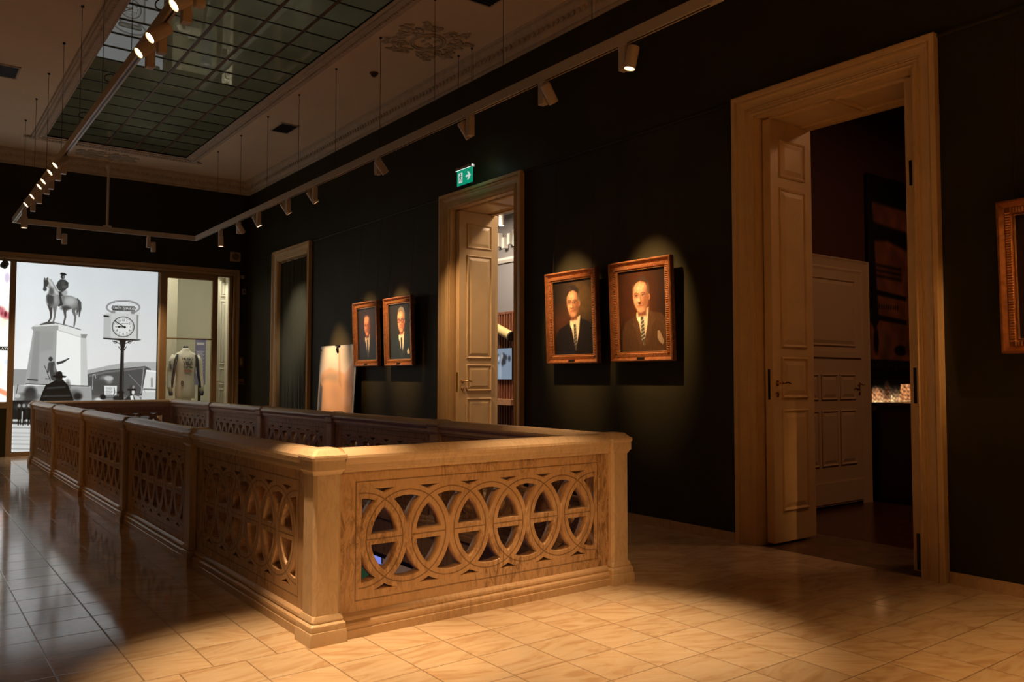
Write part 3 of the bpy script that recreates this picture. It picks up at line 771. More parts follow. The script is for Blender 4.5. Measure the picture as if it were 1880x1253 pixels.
# ================================================================== PORTRAITS
CW, CHh = .60, .76           # canvas
def canvas_paint(kind):
    nx, ny = 132, 168
    u = np.linspace(0, 1, nx); v = np.linspace(0, 1, ny); U, V = np.meshgrid(u, v)
    P = Paint(U*.79, V, (0.05, .03, .02)); A = .79     # x is scaled so circles stay round
    def E(cx, cy, rx, ry, col, soft=.3, al=1, rot=0): P.ell(cx*A, cy, rx*A, ry, col, soft, al, rot)
    def G(pts, col, soft=.012, al=1): P.poly([(a*A, b) for a, b in pts], col, soft, al)
    def L(pts, w, col, soft=.006, al=1): P.line([(a*A, b) for a, b in pts], w, col, soft, al)
    def face(cx, cy, w, h, skin, lite, dark, turn=0, eyes=True, brow=(40, 25, 18), lip=(158, 88, 66)):
        # neck, ear, head
        G([(cx-w*.52, cy-h*.35), (cx+w*.62, cy-h*.3), (cx+w*.6, cy-h*1.25), (cx-w*.35, cy-h*1.3)], dark, .03)
        ex = cx+(w*.98 if turn <= 0 else -w*.98)
        E(ex, cy-h*.04, w*.16, h*.20, skin, .4); E(ex, cy-h*.04, w*.07, h*.11, dark, .8, .7)
        G([(cx-w*.92, cy+h*.55), (cx-w*.6, cy+h*.93), (cx, cy+h*1.04), (cx+w*.62, cy+h*.9), (cx+w*.95, cy+h*.5), (cx+w*.95, cy-h*.1), (cx+w*.80, cy-h*.58),
           (cx+w*.42, cy-h*.95), (cx+w*.0, cy-h*1.06), (cx-w*.40, cy-h*.97), (cx-w*.74, cy-h*.55), (cx-w*.93, cy-h*.05)], skin, .022)
        E(cx-w*.12, cy+h*.52, w*.50, h*.26, lite, 1.2, .9)             # forehead
        E(cx-w*.42, cy-h*.28, w*.30, h*.24, lite, 1.2, .75)            # cheek
        E(cx+w*.72, cy-h*.15, w*.30, h*.75, dark, 1.2, .75)            # far side in half tone
        E(cx+w*.05, cy-h*.80, w*.32, h*.14, lite, 1.2, .5)             # chin
        E(cx-w*.02, cy-h*.58, w*.26, h*.05, dark, 1.0, .55)
        nxx = cx-w*.16
        for sgn in (-1, 1):
            exx = cx-w*.10+sgn*w*.40; E(exx, cy+h*.10, w*.24, h*.13, dark, 1.2, .65)
            if eyes:
                E(exx, cy+h*.07, w*.15, h*.050, (215, 190, 165), .5, .9); E(exx-w*.02, cy+h*.07, w*.068, h*.055, (30, 18, 12), .5)
                L([(exx-w*.18, cy+h*.09), (exx, cy+h*.135), (exx+w*.18, cy+h*.085)], .007, (60, 30, 18), .006, .8)
                L([(exx-w*.24, cy+h*.22), (exx-w*.02, cy+h*.29), (exx+w*.25, cy+h*.20)], .008, brow, .012, .75)
        G([(nxx-w*.05, cy+h*.10), (nxx-w*.16, cy-h*.30), (nxx-w*.02, cy-h*.34), (nxx+w*.10, cy-h*.28), (nxx+w*.06, cy+h*.08)], lite, .02, .85)
        L([(nxx+w*.09, cy+h*.12), (nxx+w*.14, cy-h*.27)], .012, dark, .02, .8)
        L([(nxx-w*.15, cy-h*.34), (nxx+w*.0, cy-h*.37), (nxx+w*.17, cy-h*.33)], .009, (70, 30, 18), .01, .9)
        L([(nxx-w*.20, cy-h*.60), (nxx+w*.05, cy-h*.575), (nxx+w*.30, cy-h*.61)], .011, lip, .01, .95)
        E(nxx+w*.05, cy-h*.69, w*.20, h*.035, (190, 118, 88), .8, .5)
        L([(nxx-w*.26, cy-h*.30), (nxx-w*.42, cy-h*.52)], .012, dark, .03, .45); L([(nxx+w*.26, cy-h*.30), (nxx+w*.46, cy-h*.55)], .012, dark, .03, .6)
        E(cx+w*.40, cy-h*.45, w*.30, h*.30, dark, 1.3, .45); E(nxx+w*.05, cy-h*.47, w*.10, h*.05, dark, 1.0, .35)
        L([(cx-w*.35, cy+h*.42), (cx, cy+h*.44), (cx+w*.35, cy+h*.41)], .006, dark, .02, .3)
    def suit(nx_, ny_, col, lapel, shirt, tie, stripe=None, lsh=.12, rsh=.97, hsh=.40):
        G([(lsh-.02, -.1), (lsh, hsh-.16), (lsh+.08, hsh-.05), (nx_-.13, ny_-.01), (nx_, ny_-.03), (nx_+.16, ny_+.03), (rsh-.10, hsh+.03), (rsh, hsh-.06), (rsh+.1, -.1)], col, .02)
        G([(nx_-.12, ny_+.02), (nx_+.14, ny_+.08), (nx_+.10, ny_-.14), (nx_+.01, ny_-.38), (nx_-.06, ny_-.18)], shirt, .012)
        G([(nx_-.12, ny_+.02), (nx_-.13, ny_-.06), (nx_-.055, ny_-.11), (nx_-.03, ny_-.02)], tuple(min(255, c*1.12) for c in shirt), .01)
        G([(nx_-.035, ny_-.035), (nx_+.02, ny_-.03), (nx_+.028, ny_-.075), (nx_+.045, ny_-.27), (nx_+.015, ny_-.38), (nx_-.035, ny_-.26), (nx_-.03, ny_-.08)], tie, .008)
        if stripe:
            for j in range(6): L([(nx_-.035, ny_-.09-.045*j), (nx_+.04, ny_-.06-.045*j)], .010, stripe, .006, .85)
        G([(nx_-.14, ny_+.0), (nx_-.22, ny_-.12), (nx_-.16, ny_-.17), (nx_-.07, ny_-.40), (nx_+.0, ny_-.42), (nx_-.075, ny_-.16)], lapel, .012)
        G([(nx_+.15, ny_+.06), (nx_+.27, ny_-.08), (nx_+.20, ny_-.14), (nx_+.10, ny_-.36), (nx_+.01, ny_-.40), (nx_+.11, ny_-.12)], lapel, .012)
    if kind == 4:
        P.ell(.25, .6, .42, .55, (92, 48, 16), 1.3, .9); P.ell(.10, .75, .2, .4, (40, 18, 6), 1.2, .6)
        P.poly([(-.1, -.1), (.9, -.1), (.9, .3), (-.1, .3)], (30, 16, 8), .3, .7)
        suit(.50, .46, (72, 48, 26), (84, 58, 34), (225, 205, 170), (70, 70, 62), (215, 205, 175), .06, 1.0, .42)
        face(.475, .67, .175, .185, (190, 138, 102), (226, 180, 140), (120, 74, 48), brow=(60, 38, 26))
        G([(.335, .80), (.36, .86), (.43, .905), (.50, .925), (.58, .91), (.63, .86), (.655, .78), (.64, .70), (.615, .78), (.59, .845), (.52, .875), (.42, .865), (.36, .825)], (58, 42, 32), .018); E(.630, .765, .026, .065, (92, 72, 56), .8, .9); E(.325, .78, .016, .05, (120, 88, 66), .9, .6)
        E(.452, .590, .030, .011, (58, 36, 26), .8, .9)             # short moustache
        for j in range(9): L([(.15+j*.1, .40), (.10+j*.11, -.02)], .003, (105, 78, 48), .004, .35)
        G([(.80, .245), (.84, .25), (.88, .20), (.93, .12), (.90, .08), (.83, .12), (.80, .16)], (150, 128, 100), .01)
    if kind == 3:
        P.ell(.60, .72, .38, .35, (88, 66, 32), 1.2, .85); P.ell(.16, .42, .24, .2, (82, 44, 18), 1.3, .7)
        for j in range(14): P.ell(.35+.03*(j % 7), .55+.06*(j//2), .06, .04, ((96, 74, 38), (60, 44, 22))[j % 2], 1.2, .35)
        suit(.54, .44, (17, 12, 9), (24, 17, 12), (222, 200, 165), (60, 62, 58), (150, 150, 135), .05, 1.0, .40)
        face(.50, .685, .165, .175, (176, 124, 88), (218, 172, 130), (104, 64, 40), brow=(35, 22, 15))
        G([(.34, .78), (.35, .88), (.44, .935), (.56, .93), (.65, .87), (.675, .74), (.64, .72), (.62, .82), (.52, .865), (.42, .85), (.365, .80)], (40, 30, 24), .02)
        E(.42, .885, .05, .018, (80, 68, 58), 1.2, .35); E(.655, .76, .02, .06, (120, 108, 92), .9, .6)
    if kind == 2:
        P.ell(.4, .5, .6, .7, (38, 42, 34), 1.4, .8)
        suit(.56, .42, (30, 40, 42), (36, 48, 50), (225, 212, 185), (16, 18, 24), None, .05, 1.02, .40)
        face(.55, .68, .165, .185, (205, 135, 100), (236, 180, 140), (140, 78, 52), brow=(90, 80, 70))
        G([(.40, .80), (.44, .90), (.55, .945), (.68, .92), (.745, .82), (.73, .70), (.69, .68), (.69, .80), (.62, .87), (.50, .875), (.43, .83)], (118, 112, 100), .02)
        for sgn in (-1, 1):
            cx = .532+sgn*.078; pts = [(cx+.058*math.cos(a*PI/8), .69+.034*math.sin(a*PI/8)) for a in range(17)]; L(pts, .011, (18, 12, 10), .005)
        L([(.51, .70), (.55, .70)], .010, (18, 12, 10), .005); L([(.67, .70), (.72, .71)], .012, (18, 12, 10), .005)
        G([(.80, .14), (.86, .20), (.92, .12), (.91, .09), (.82, .09)], (200, 190, 165), .01)
    if kind == 1:
        P.ell(.45, .6, .5, .6, (50, 34, 24), 1.4, .8)
        suit(.50, .42, (22, 22, 22), (27, 27, 27), (185, 170, 145), (58, 62, 64), None, .06, .98, .36)
        face(.485, .65, .155, .175, (175, 108, 72), (215, 150, 110), (98, 52, 34), brow=(60, 40, 30))
        E(.48, .80, .12, .05, (205, 145, 108), 1.0, .8); E(.62, .72, .03, .07, (70, 52, 40), .9, .8)
    if kind == 5:
        P.ell(.4, .5, .5, .6, (60, 34, 16), 1.3, .8)
        suit(.50, .44, (30, 24, 20), (38, 30, 24), (200, 180, 150), (50, 30, 24), None, .06, .98, .40)
        face(.49, .68, .16, .18, (185, 120, 80), (222, 165, 120), (110, 62, 38))
        E(.49, .86, .15, .05, (50, 38, 30), .7, .9)
    P.noise(.05, 60, kind); P.grain(.03, kind)
    return P
FW = .095
def frame_prof():
    return [(FW, 0), (FW, .050), (FW-.008, .058), (FW-.016, .056), (FW-.022, .048), (FW-.036, .038), (FW-.041, .033), (.018, .031), (.013, .024), (.010, .020), (.004, .018), (0, .014), (0, .0)]
def portrait(kind, lab, yc, zc=1.99, W=.79, H=.95):
    t = thing('framed_portrait', lab, 'painting', (XW-.045, yc, zc), 0, 'gilt framed portraits on the right wall')
    # local: u right as seen (towards -y), v up, h out of wall (-x); slight forward lean
    lean = .035
    def f(u, v, h): return (-h - .012 - (v/H+.5)*lean, -u, v)
    cw, ch = W-2*FW, H-2*FW
    bm = BM(); rect_sweep(bm, -cw/2, cw/2, -ch/2, ch/2, list(reversed(frame_prof())), f); fr = obj('gilded_frame', bm, M['gilt'], t, angle=30)
    bm = BM()        # ribbed inner band
    def rib(u, v, du, dv):
        hor = du > dv; loops = []
        for e in (-1, -.8, .8, 1):
            r_ = 1 if abs(e) < .9 else .55
            loops.append([f(u+(du*e if hor else du*r_*math.cos(k_*PI/4)), v+(dv*r_*math.cos(k_*PI/4) if hor else dv*e), .028+.0125*r_*math.sin(k_*PI/4)) for k_ in range(5)])
        rings(bm, loops, True)
    s = .0165; k = int(ch/s)
    for i in range(-1, k+2):
        v = -ch/2 + i*ch/k
        for u in (-cw/2-.034, cw/2+.034): rib(u, v, .017, s*.44)
    k = int(cw/s)
    for i in range(-1, k+2):
        u = -cw/2 + i*cw/k
        for v in (-ch/2-.034, ch/2+.034): rib(u, v, s*.44, .017)
    o = obj('ribbed_band', bm, M['gilt_lite'], fr)
    bm = BM(); rect_sweep(bm, -cw/2, cw/2, -ch/2, ch/2, [(.010, .018), (.008, .026), (.003, .026), (0, .018)], f); obj('inner_fillet', bm, M['gilt_lite'], fr)
    bm = BM(); box(bm, -.002, 0, -W/2, W/2, -H/2, H/2); 
    for v in bm.verts: v.co.x += -.012-(v.co.z/H+.5)*lean
    obj('backboard', bm, M['bronze_dark'], t)
    P = canvas_paint(kind); ny, nx = P.X.shape
    uu = np.linspace(-cw/2-.004, cw/2+.004, nx); vv = np.linspace(-ch/2-.004, ch/2+.004, ny); Ug, Vg = np.meshgrid(uu, vv)
    Wd = np.stack([-.010-.012-(Vg/H+.5)*lean, -Ug, Vg], -1)
    pic_mesh('canvas', P, Wd, CANV, t)
    bm = BM(); q = [f(-.045, -ch/2-.078, .054), f(.045, -ch/2-.078, .054), f(.045, -ch/2-.055, .042), f(-.045, -ch/2-.055, .042)]
    q2 = [f(-.045, -ch/2-.078, .058), f(.045, -ch/2-.078, .058), f(.045, -ch/2-.055, .046), f(-.045, -ch/2-.055, .046)]; rings(bm, [q, q2]); obj('nameplate', bm, M['strike'], t)
    for s_ in (-1, 1):
        bm = BM(); y = s_*(W/2-.09); tube(bm, [(-.02-lean, y, H/2-.01), (.018, y, 3.69-zc)], .0016, 5); obj('hanging_wire', bm, M['wire'], t)
    return t
CANV = vcol('oil_paint_canvas', 0, .42)
portrait(1, 'portrait of a bald man in a dark suit, leftmost of the gilt framed portraits', 10.94, 2.005)
portrait(2, 'portrait of a grey-haired man with black glasses and a white pocket square', 9.96, 2.0)
portrait(3, 'portrait of a dark-haired man in a black suit, right of the middle doorway', 6.335, 1.98)
portrait(4, 'portrait of a man with short moustache and brown suit, left of the big doorway', 5.36, 1.985)
portrait(5, 'gilt framed portrait cut off by the right edge of the photo', 1.86, 1.985)

# ================================================================== ACRYLIC POSTER STAND
t = thing('leaning_panel', 'clear edged panel printed with a sandy picture, leaning on the wall left of the portraits', 'panel', (XW-.05, 11.94, 0))
nx, ny = 60, 110; uu = np.linspace(-.60, .60, nx); vv = np.linspace(.02, 1.84, ny); Ug, Vg = np.meshgrid(uu, vv)
P = Paint(Ug, Vg, (188, 150, 118)); P.a /= 255 if P.a.max() > 2 else 1
P.poly([(-.62, 1.38), (-.45, 1.48), (-.25, 1.52), (.1, 1.46), (.3, 1.42), (.45, 1.52), (.62, 1.64), (.62, 2), (-.62, 2)], (186, 180, 172), .05)
P.poly([(-.62, 1.34), (-.30, 1.44), (.05, 1.42), (.05, 1.30), (-.4, 1.32), (-.62, 1.24)], (150, 132, 112), .08, .8)
P.poly([(.02, 1.78), (.07, 1.78), (.16, 1.4), (.2, 1.2), (.08, 1.3)], (150, 118, 84), .05, .6)
P.poly([(.35, 1.3), (.62, 1.62), (.62, .0), (.45, .0), (.38, .8)], (128, 98, 72), .15, .7); P.poly([(-.62, 1.3), (-.5, 1.2), (-.48, .0), (-.62, 0)], (50, 36, 26), .05, .9)
P.noise(.05, 8, 2)
Wd = np.stack([-.135+.055*Vg, -Ug, Vg], -1); pic_mesh('printed_face', P, Wd, vcol('print_face', 0, .5, .3), t)
bm = BM(); box(bm, 0, .008, -.66, .66, 0, 1.87)
for v in bm.verts: v.co.x += -.132+.055*v.co.z
obj('clear_backing', bm, plain('frosted_acrylic', (.42, .44, .44, 1), .25), t)
bm = BM()
for yy in (-.62, .62):
    lathe(bm, ((.012, 0), (.012, .012)), 10, Matrix.Translation((-.035, yy, 1.81)) @ Matrix.Rotation(-PI/2, 4, 'Y'))
obj('fixing_screw', bm, M['black'], t)
bm = BM(); tube(bm, [(-.04, .0, 1.86), (-.05, .02, 1.80), (-.045, 0, 1.76), (-.05, -.02, 1.80), (-.04, 0, 1.86)], .012, 6); box(bm, -.05, -.03, -.07, .07, 1.855, 1.875); obj('clip', bm, M['strike'], t)

# ================================================================== EXIT SIGN
t = thing('exit_sign', 'green running-man exit sign with arrow hanging by two wires above the middle doorway', 'exit sign', (5.38, 8.12, 3.68))
bm = BM(); box(bm, -.004, .004, -.165, .165, 0, .18); obj('sign_plate', bm, emit('exit_green', (.0, .36, .19, 1), .75), t)
bm = BM(); box(bm, -.022, .022, -.17, .17, .18, .215); obj('housing', bm, plain('sign_housing', (.35, .25, .2, 1), .4), t)
bm = BM(); box(bm, -.024, -.022, -.16, .17, .178, .183); obj('light_strip', bm, emit('exit_strip', (.75, 1, .9, 1), 1.6), t)
bm = BM(); bmesh.ops.create_icosphere(bm, subdivisions=2, radius=.008, matrix=Matrix.Translation((-.01, -.18, .20))); obj('indicator_lamp', bm, emit('exit_led', (.9, 1, .95, 1), 5), t)
WH = emit('exit_white', (.72, .80, .74, 1), .8)
def flat(bm, pts, x=-.006, th=.002):   # pts (u,v), u to the right as seen
    rings(bm, [[(x, -u, v) for u, v in pts], [(x-th, -u, v) for u, v in pts]])
bm = BM(); flat(bm, [(.045, .075), (.085, .075), (.085, .045), (.098, .045), (.135, .088), (.098, .132), (.085, .132), (.098, .10), (.045, .10)]); 
bm.free(); bm = BM(); flat(bm, [(.03, .078), (.09, .078), (.058, .04), (.085, .04), (.135, .09), (.085, .14), (.058, .14), (.09, .102), (.03, .102)]); obj('arrow', bm, WH, t)
bm = BM(); flat(bm, [(-.125, .03), (-.045, .03), (-.045, .15), (-.125, .15)]); obj('door_symbol', bm, WH, t)
GR = emit('exit_green_dark', (.0, .16, .085, 1), .7)
bm = BM()
flat(bm, [(-.082+.012*math.cos(a*PI/6), .133+.012*math.sin(a*PI/6)) for a in range(12)], -.0085)
flat(bm, [(-.098, .118), (-.078, .118), (-.070, .085), (-.088, .080)], -.0085)
flat(bm, [(-.080, .112), (-.056, .098), (-.050, .104), (-.076, .120)], -.0085)
flat(bm, [(-.098, .115), (-.116, .095), (-.110, .090), (-.094, .104)], -.0085)
flat(bm, [(-.080, .088), (-.060, .068), (-.066, .040), (-.074, .042), (-.070, .066), (-.090, .082)], -.0085)
flat(bm, [(-.090, .086), (-.096, .062), (-.120, .048), (-.118, .056), (-.104, .066), (-.098, .088)], -.0085)
obj('running_figure', bm, GR, t)
bm = BM()
for yy in (-.14, .15): tube(bm, [(0, yy, .215), (0, yy, ZC-3.68)], .003, 5); lathe(bm, ((.012, ZC-3.70), (.014, ZC-3.68)), 8, Matrix.Translation((0, yy, 0)))
obj('hanging_wire', bm, M['wire'], t)
L = bpy.data.lights.new('exit_glow', 'POINT'); L.energy = .25; L.color = (.75, 1, .85); L.shadow_soft_size = .03
lo = bpy.data.objects.new('exit_glow', L); link(lo, t); lo.location = (.06, -.22, .20)

# ================================================================== FAR WALL DEVICES
def plate(name, lab, cat, x, z, w, h, mat, d=.03):
    t = thing(name, lab, cat, (x, YF, z)); bm = BM(); box(bm, -w/2, w/2, -d, 0, -h/2, h/2); bevel(bm, .004, 1); obj('housing', bm, mat, t); return t
beige = plain('beige_plastic', (.45, .33, .24, 1), .5)
t = plate('wall_speaker', 'small square beige wall speaker above the right end of the glazed partition', 'speaker', 5.35, 3.78, .20, .19, beige, .05)
bm = BM(); lathe(bm, ((.07, 0), (.07, .006), (.05, .008)), 24, Matrix.Translation((0, -.05, 0)) @ Matrix.Rotation(PI/2, 4, 'X')); obj('speaker_grille', bm, plain('grille_brown', (.16, .10, .07, 1), .7), t)
t = plate('wall_sensor', 'upper small beige sensor on the dark wall right of the partition', 'sensor', 5.505, 3.385, .07, .07, beige); bm = BM(); lathe(bm, ((.02, 0), (.018, .03), (.005, .045)), 12, Matrix.Translation((0, -.02, -.02)) @ Matrix.Rotation(PI/2, 4, 'X')); obj('eye', bm, beige, t)
t = plate('wall_siren', 'lower small beige box on the dark wall right of the partition', 'alarm sounder', 5.535, 3.09, .065, .105, beige, .045); bm = BM(); box(bm, -.02, .02, -.05, -.045, -.03, .03); obj('front_vent', bm, M['bronze_dark'], t)
t = plate('fire_call_point', 'brown framed call point with a pale centre beside the partition', 'fire alarm', 5.495, 1.68, .105, .20, plain('brown_plastic', (.16, .07, .03, 1), .5)); bm = BM(); box(bm, -.022, .022, -.035, -.03, -.07, .07); obj('pale_centre', bm, plain('pale_yellow', (.45, .33, .12, 1), .5), t)
t = plate('light_switch', 'brown light switch plate below the call point beside the partition', 'switch', 5.505, 1.285, .115, .11, plain('switch_brown', (.20, .11, .05, 1), .5)); bm = BM(); box(bm, -.045, .045, -.035, -.03, -.04, .0); obj('rocker', bm, plain('switch_dark', (.06, .03, .015, 1), .5), t)
# ================================================================== GLAZED PARTITION IN THE FAR WALL
bm = BM(); pf = [(0, 0), (0, .02), (.03, .03), (.05, .022), (.09, .04), (.115, .045), (.115, 0)]
sweep(bm, ((OX0, 0), (OX0, OZ), (OX1, OZ), (OX1, 0)), ((-1, 0), (-1, 1), (1, 1), (1, 0)), pf, lambda u, v, h: (u, YF-h, v))
struct('trim_%d' % n, bm, M['bronze'], angle=25); n += 1
bm = BM(); YP = YF+.05
def bar(x0, x1, z0, z1, d0=0, d1=.09): box(bm, x0, x1, YP+d0, YP+d1, z0, z1)
bar(OX0, OX1, OZ-.035, OZ+.03)                       # head
bar(1.515, 1.605, 0, OZ-.035)                        # mullion left of the mural
bar(3.975, 4.095, 0, OZ-.035); bar(4.945, 5.045, 0, OZ-.035)
bar(5.27, OX1+.01, 0, OZ-.035); bar(OX0, 1.515, .83, .935)
bar(1.605, 3.975, 0, .075); bar(4.095, 4.945, 0, .075)
bar(4.095, 4.945, OZ-.12, OZ-.03); bar(4.095, 4.945, 2.10, 2.125, .0, .03)
struct('trim_%d' % n, bm, M['bronze']); n += 1
bm = BM(); box(bm, OX0, 1.515, YP, YP+.09, 0, .83); box(bm, OX0, .59, YP+.0, YP+.09, .935, OZ-.035); struct('wall_panel', bm, M['wall'])
bm = BM(); box(bm, 4.095, 4.945, YP+.035, YP+.043, .075, OZ-.12); struct('window_1', bm, M['glass'])
# thin pale lining strip beside the mural
bm = BM(); box(bm, 3.945, 3.975, YP+.01, YP+.06, .075, OZ-.035); struct('trim_%d' % n, bm, M['white_paint']); n += 1

# ---------------------------------------------------------------- mural (back-lit photograph)
t = thing('backlit_mural', 'tall backlit black and white photograph of a horseman statue and a street clock', 'mural', (0, YP+.03, 0))
H = np.array([0.0016106803716303194, 5.758536799556256e-05, 1.3530987222859914, -9.650178690221472e-05, -0.002005383941898452, 3.4448170043024167, -7.34449033554634e-05, 4.39882854168697e-06, 1.0]).reshape(3, 3)
Hi = np.linalg.inv(H)
nx, ny = 400, 560; xs = np.linspace(1.605, 3.925, nx); zs = np.linspace(.075, OZ-.035, ny); Xg, Zg = np.meshgrid(xs, zs)
q = np.stack([Xg, Zg, np.ones_like(Xg)], -1) @ Hi.T; PX, PYm = q[..., 0]/q[..., 2], q[..., 1]/q[..., 2]
g = (np.clip((PYm-50)/900, 0, 1))
P = Paint(PX, PYm, .5); P.a = (np.array([.835, .86, .87])[None, None]*(1-g[..., None]) + np.array([.90, .905, .90])[None, None]*g[..., None])
P.a *= (1 - .07*np.clip((PX-500)/900, 0, 1))[..., None]; P.a *= (1+.05*np.exp(-((PX-250)/200)**2))[..., None]
Gy = lambda v: (v*.99, v, v*.985)
def Q(pts, v, soft=2.5, al=1): P.poly(pts, Gy(v), soft, al)
def Ls(pts, w, v, soft=2.5, al=1): P.line(pts, w, Gy(v), soft, al)
def El(cx, cy, rx, ry, v, soft=.2, al=1, rot=0): P.ell(cx, cy, rx, ry, Gy(v), soft, al, rot)
# distance hills, roofs
Q([(100, 965), (240, 968), (230, 1100), (100, 1110)], .60); Q([(745, 975), (930, 935), (1100, 905), (1375, 905), (1375, 1010), (745, 1020)], .66, 6)
Q([(745, 1010), (900, 975), (1240, 940), (1290, 965), (1250, 1190), (745, 1230)], .30, 4); Q([(760, 1015), (900, 985), (1235, 948), (1240, 962), (900, 1002), (760, 1035)], .42, 4)
Q([(1250, 972), (1370, 985), (1370, 1175), (1215, 1165)], .84, 3); Q([(1250, 972), (1370, 985), (1370, 1000), (1250, 985)], .95, 3); Q([(1288, 1040), (1308, 1040), (1308, 1120), (1288, 1120)], .6, 3)
Q([(1215, 1165), (1370, 1160), (1370, 1240), (1205, 1240)], .76, 4); Q([(1225, 1130), (1345, 1135), (1345, 1148), (1225, 1145)], .45, 3)
Ls([(1100, 1010), (1245, 1165)], 4, .55); Ls([(1228, 960), (1205, 1170)], 6, .62)
Ls([(795, 1010), (790, 1140)], 5, .7); Ls([(795, 1015), (812, 1012), (818, 1042)], 6, .7)
El(905, 1060, 55, 38, .52, .5); El(865, 1110, 60, 60, .28, .6); El(930, 1045, 38, 22, .70, .5)
Q([(890, 1108), (1000, 1110), (995, 1205), (895, 1200)], .86, 3)
for k in range(7): Ls([(905, 1125+k*10), (960-6*(k % 3), 1126+k*10)], 3.5, .4, 2)
Ls([(975, 1125), (982, 1165), (970, 1190)], 8, .35)
Q([(745, 1190), (1050, 1185), (1210, 1200), (1210, 1260), (745, 1260)], .38, 6, .8)
# pedestal
Q([(285, 636), (490, 632), (470, 1100), (212, 1096), (235, 950)], .64, 3); Q([(300, 636), (345, 636), (325, 1090), (250, 1090)], .55, 14, .8)
Q([(345, 640), (470, 640), (455, 800), (340, 820)], .58, 30, .7)
Q([(488, 632), (692, 692), (690, 1106), (470, 1098)], .93, 3); Q([(690, 692), (738, 700), (752, 1112), (690, 1106)], .78, 3)
Q([(268, 612), (300, 590), (500, 578), (500, 634), (285, 642)], .62, 3); Q([(275, 600), (300, 588), (500, 577), (500, 592), (300, 604)], .86, 3)
Q([(500, 577), (745, 662), (742, 700), (690, 692), (500, 634)], .88, 3); Ls([(500, 634), (690, 694)], 5, .70); Q([(690, 668), (748, 668), (735, 702), (695, 698)], .55, 3)
Q([(120, 1105), (782, 1112), (785, 1260), (120, 1260)], .66, 3); Ls([(225, 1092), (760, 1112)], 8, .16); Ls([(240, 1055), (320, 1062)], 12, .2, 6); Ls([(155, 1100), (140, 1180)], 6, .25)
Q([(610, 1125), (780, 1125), (780, 1260), (610, 1260)], .56, 20, .6)
# bronze group on top: plain horse and rider, base slab
Q([(340, 582), (400, 562), (460, 560), (470, 578), (345, 590)], .30, 3); Ls([(460, 568), (560, 590), (690, 630)], 7, .35)
def limb(pts, ws, v):
    for (a, b), (w0, w1) in zip(zip(pts[:-1], pts[1:]), zip(ws[:-1], ws[1:])):
        d = math.hypot(b[0]-a[0], b[1]-a[1])+1e-6; nx_, ny_ = -(b[1]-a[1])/d, (b[0]-a[0])/d
        Q([(a[0]+nx_*w0/2, a[1]+ny_*w0/2), (b[0]+nx_*w1/2, b[1]+ny_*w1/2), (b[0]-nx_*w1/2, b[1]-ny_*w1/2), (a[0]-nx_*w0/2, a[1]-ny_*w0/2)], v, 3)
        El(b[0], b[1], w1/2, w1/2, v, .3)
limb([(655, 365), (678, 400), (684, 450), (676, 520)], [22, 34, 26, 6], .30); limb([(665, 420), (662, 470), (658, 505)], [22, 18, 5], .34)
limb([(560, 420), (555, 480), (560, 520), (545, 580)], [50, 24, 16, 13], .30); limb([(640, 420), (628, 470), (645, 520), (634, 600)], [60, 28, 18, 13], .42)
limb([(430, 420), (437, 480), (436, 530), (415, 562)], [44, 22, 15, 14], .26); limb([(470, 420), (470, 480), (468, 520), (455, 565)], [42, 22, 15, 14], .44)
Q([(395, 340), (430, 310), (480, 330), (560, 335), (610, 340), (650, 358), (668, 390), (660, 430), (625, 450), (585, 455), (560, 470), (520, 425), (470, 432), (430, 440), (405, 400)], .50, 4)
El(600, 385, 50, 38, .74, .9, .8); El(430, 370, 32, 55, .24, .7, .9); El(560, 445, 40, 20, .2, .8, .8); El(480, 370, 18, 35, .66, .9, .7)
Q([(372, 205), (392, 188), (412, 190), (440, 200), (462, 235), (495, 290), (510, 325), (470, 345), (420, 330), (425, 280), (405, 265)], .62, 4)
Ls([(415, 200), (440, 235), (462, 290), (490, 320)], 20, .78, 10); El(440, 300, 22, 34, .30, .8, .8)
Q([(374, 205), (410, 200), (418, 232), (402, 262), (400, 296), (380, 300), (368, 288), (374, 258)], .25, 4); Q([(376, 205), (378, 176), (390, 196)], .2, 2); Q([(396, 196), (410, 176), (412, 200)], .2, 2)
Ls([(392, 262), (420, 290)], 4, .8); Ls([(410, 420), (430, 425)], 10, .3)
limb([(525, 300), (530, 360), (525, 410), (505, 424)], [52, 40, 26, 16], .22); El(552, 315, 24, 26, .66, .6)
limb([(535, 340), (545, 420)], [26, 12], .5)
Q([(480, 250), (500, 212), (522, 198), (560, 203), (586, 228), (584, 268), (560, 288), (540, 305), (505, 296), (490, 275)], .24, 4); El(555, 262, 28, 12, .34, .5); El(540, 235, 14, 22, .34, .8, .6)
El(538, 176, 18, 22, .22, .3); El(546, 180, 8, 12, .45, .6); Q([(513, 150), (525, 142), (552, 144), (572, 158), (566, 166), (520, 160)], .12, 3)
# small figure pointing
limb([(440, 905), (455, 985), (460, 1040)], [52, 62, 50], .26); limb([(485, 918), (535, 905), (590, 875)], [24, 20, 9], .24); El(434, 880, 18, 20, .2, .4); limb([(422, 920), (410, 990)], [20, 16], .3)
Ls([(382, 938), (432, 1065)], 6, .2); El(470, 960, 12, 34, .55, .8, .7); Ls([(390, 1048), (430, 1050)], 8, .25)
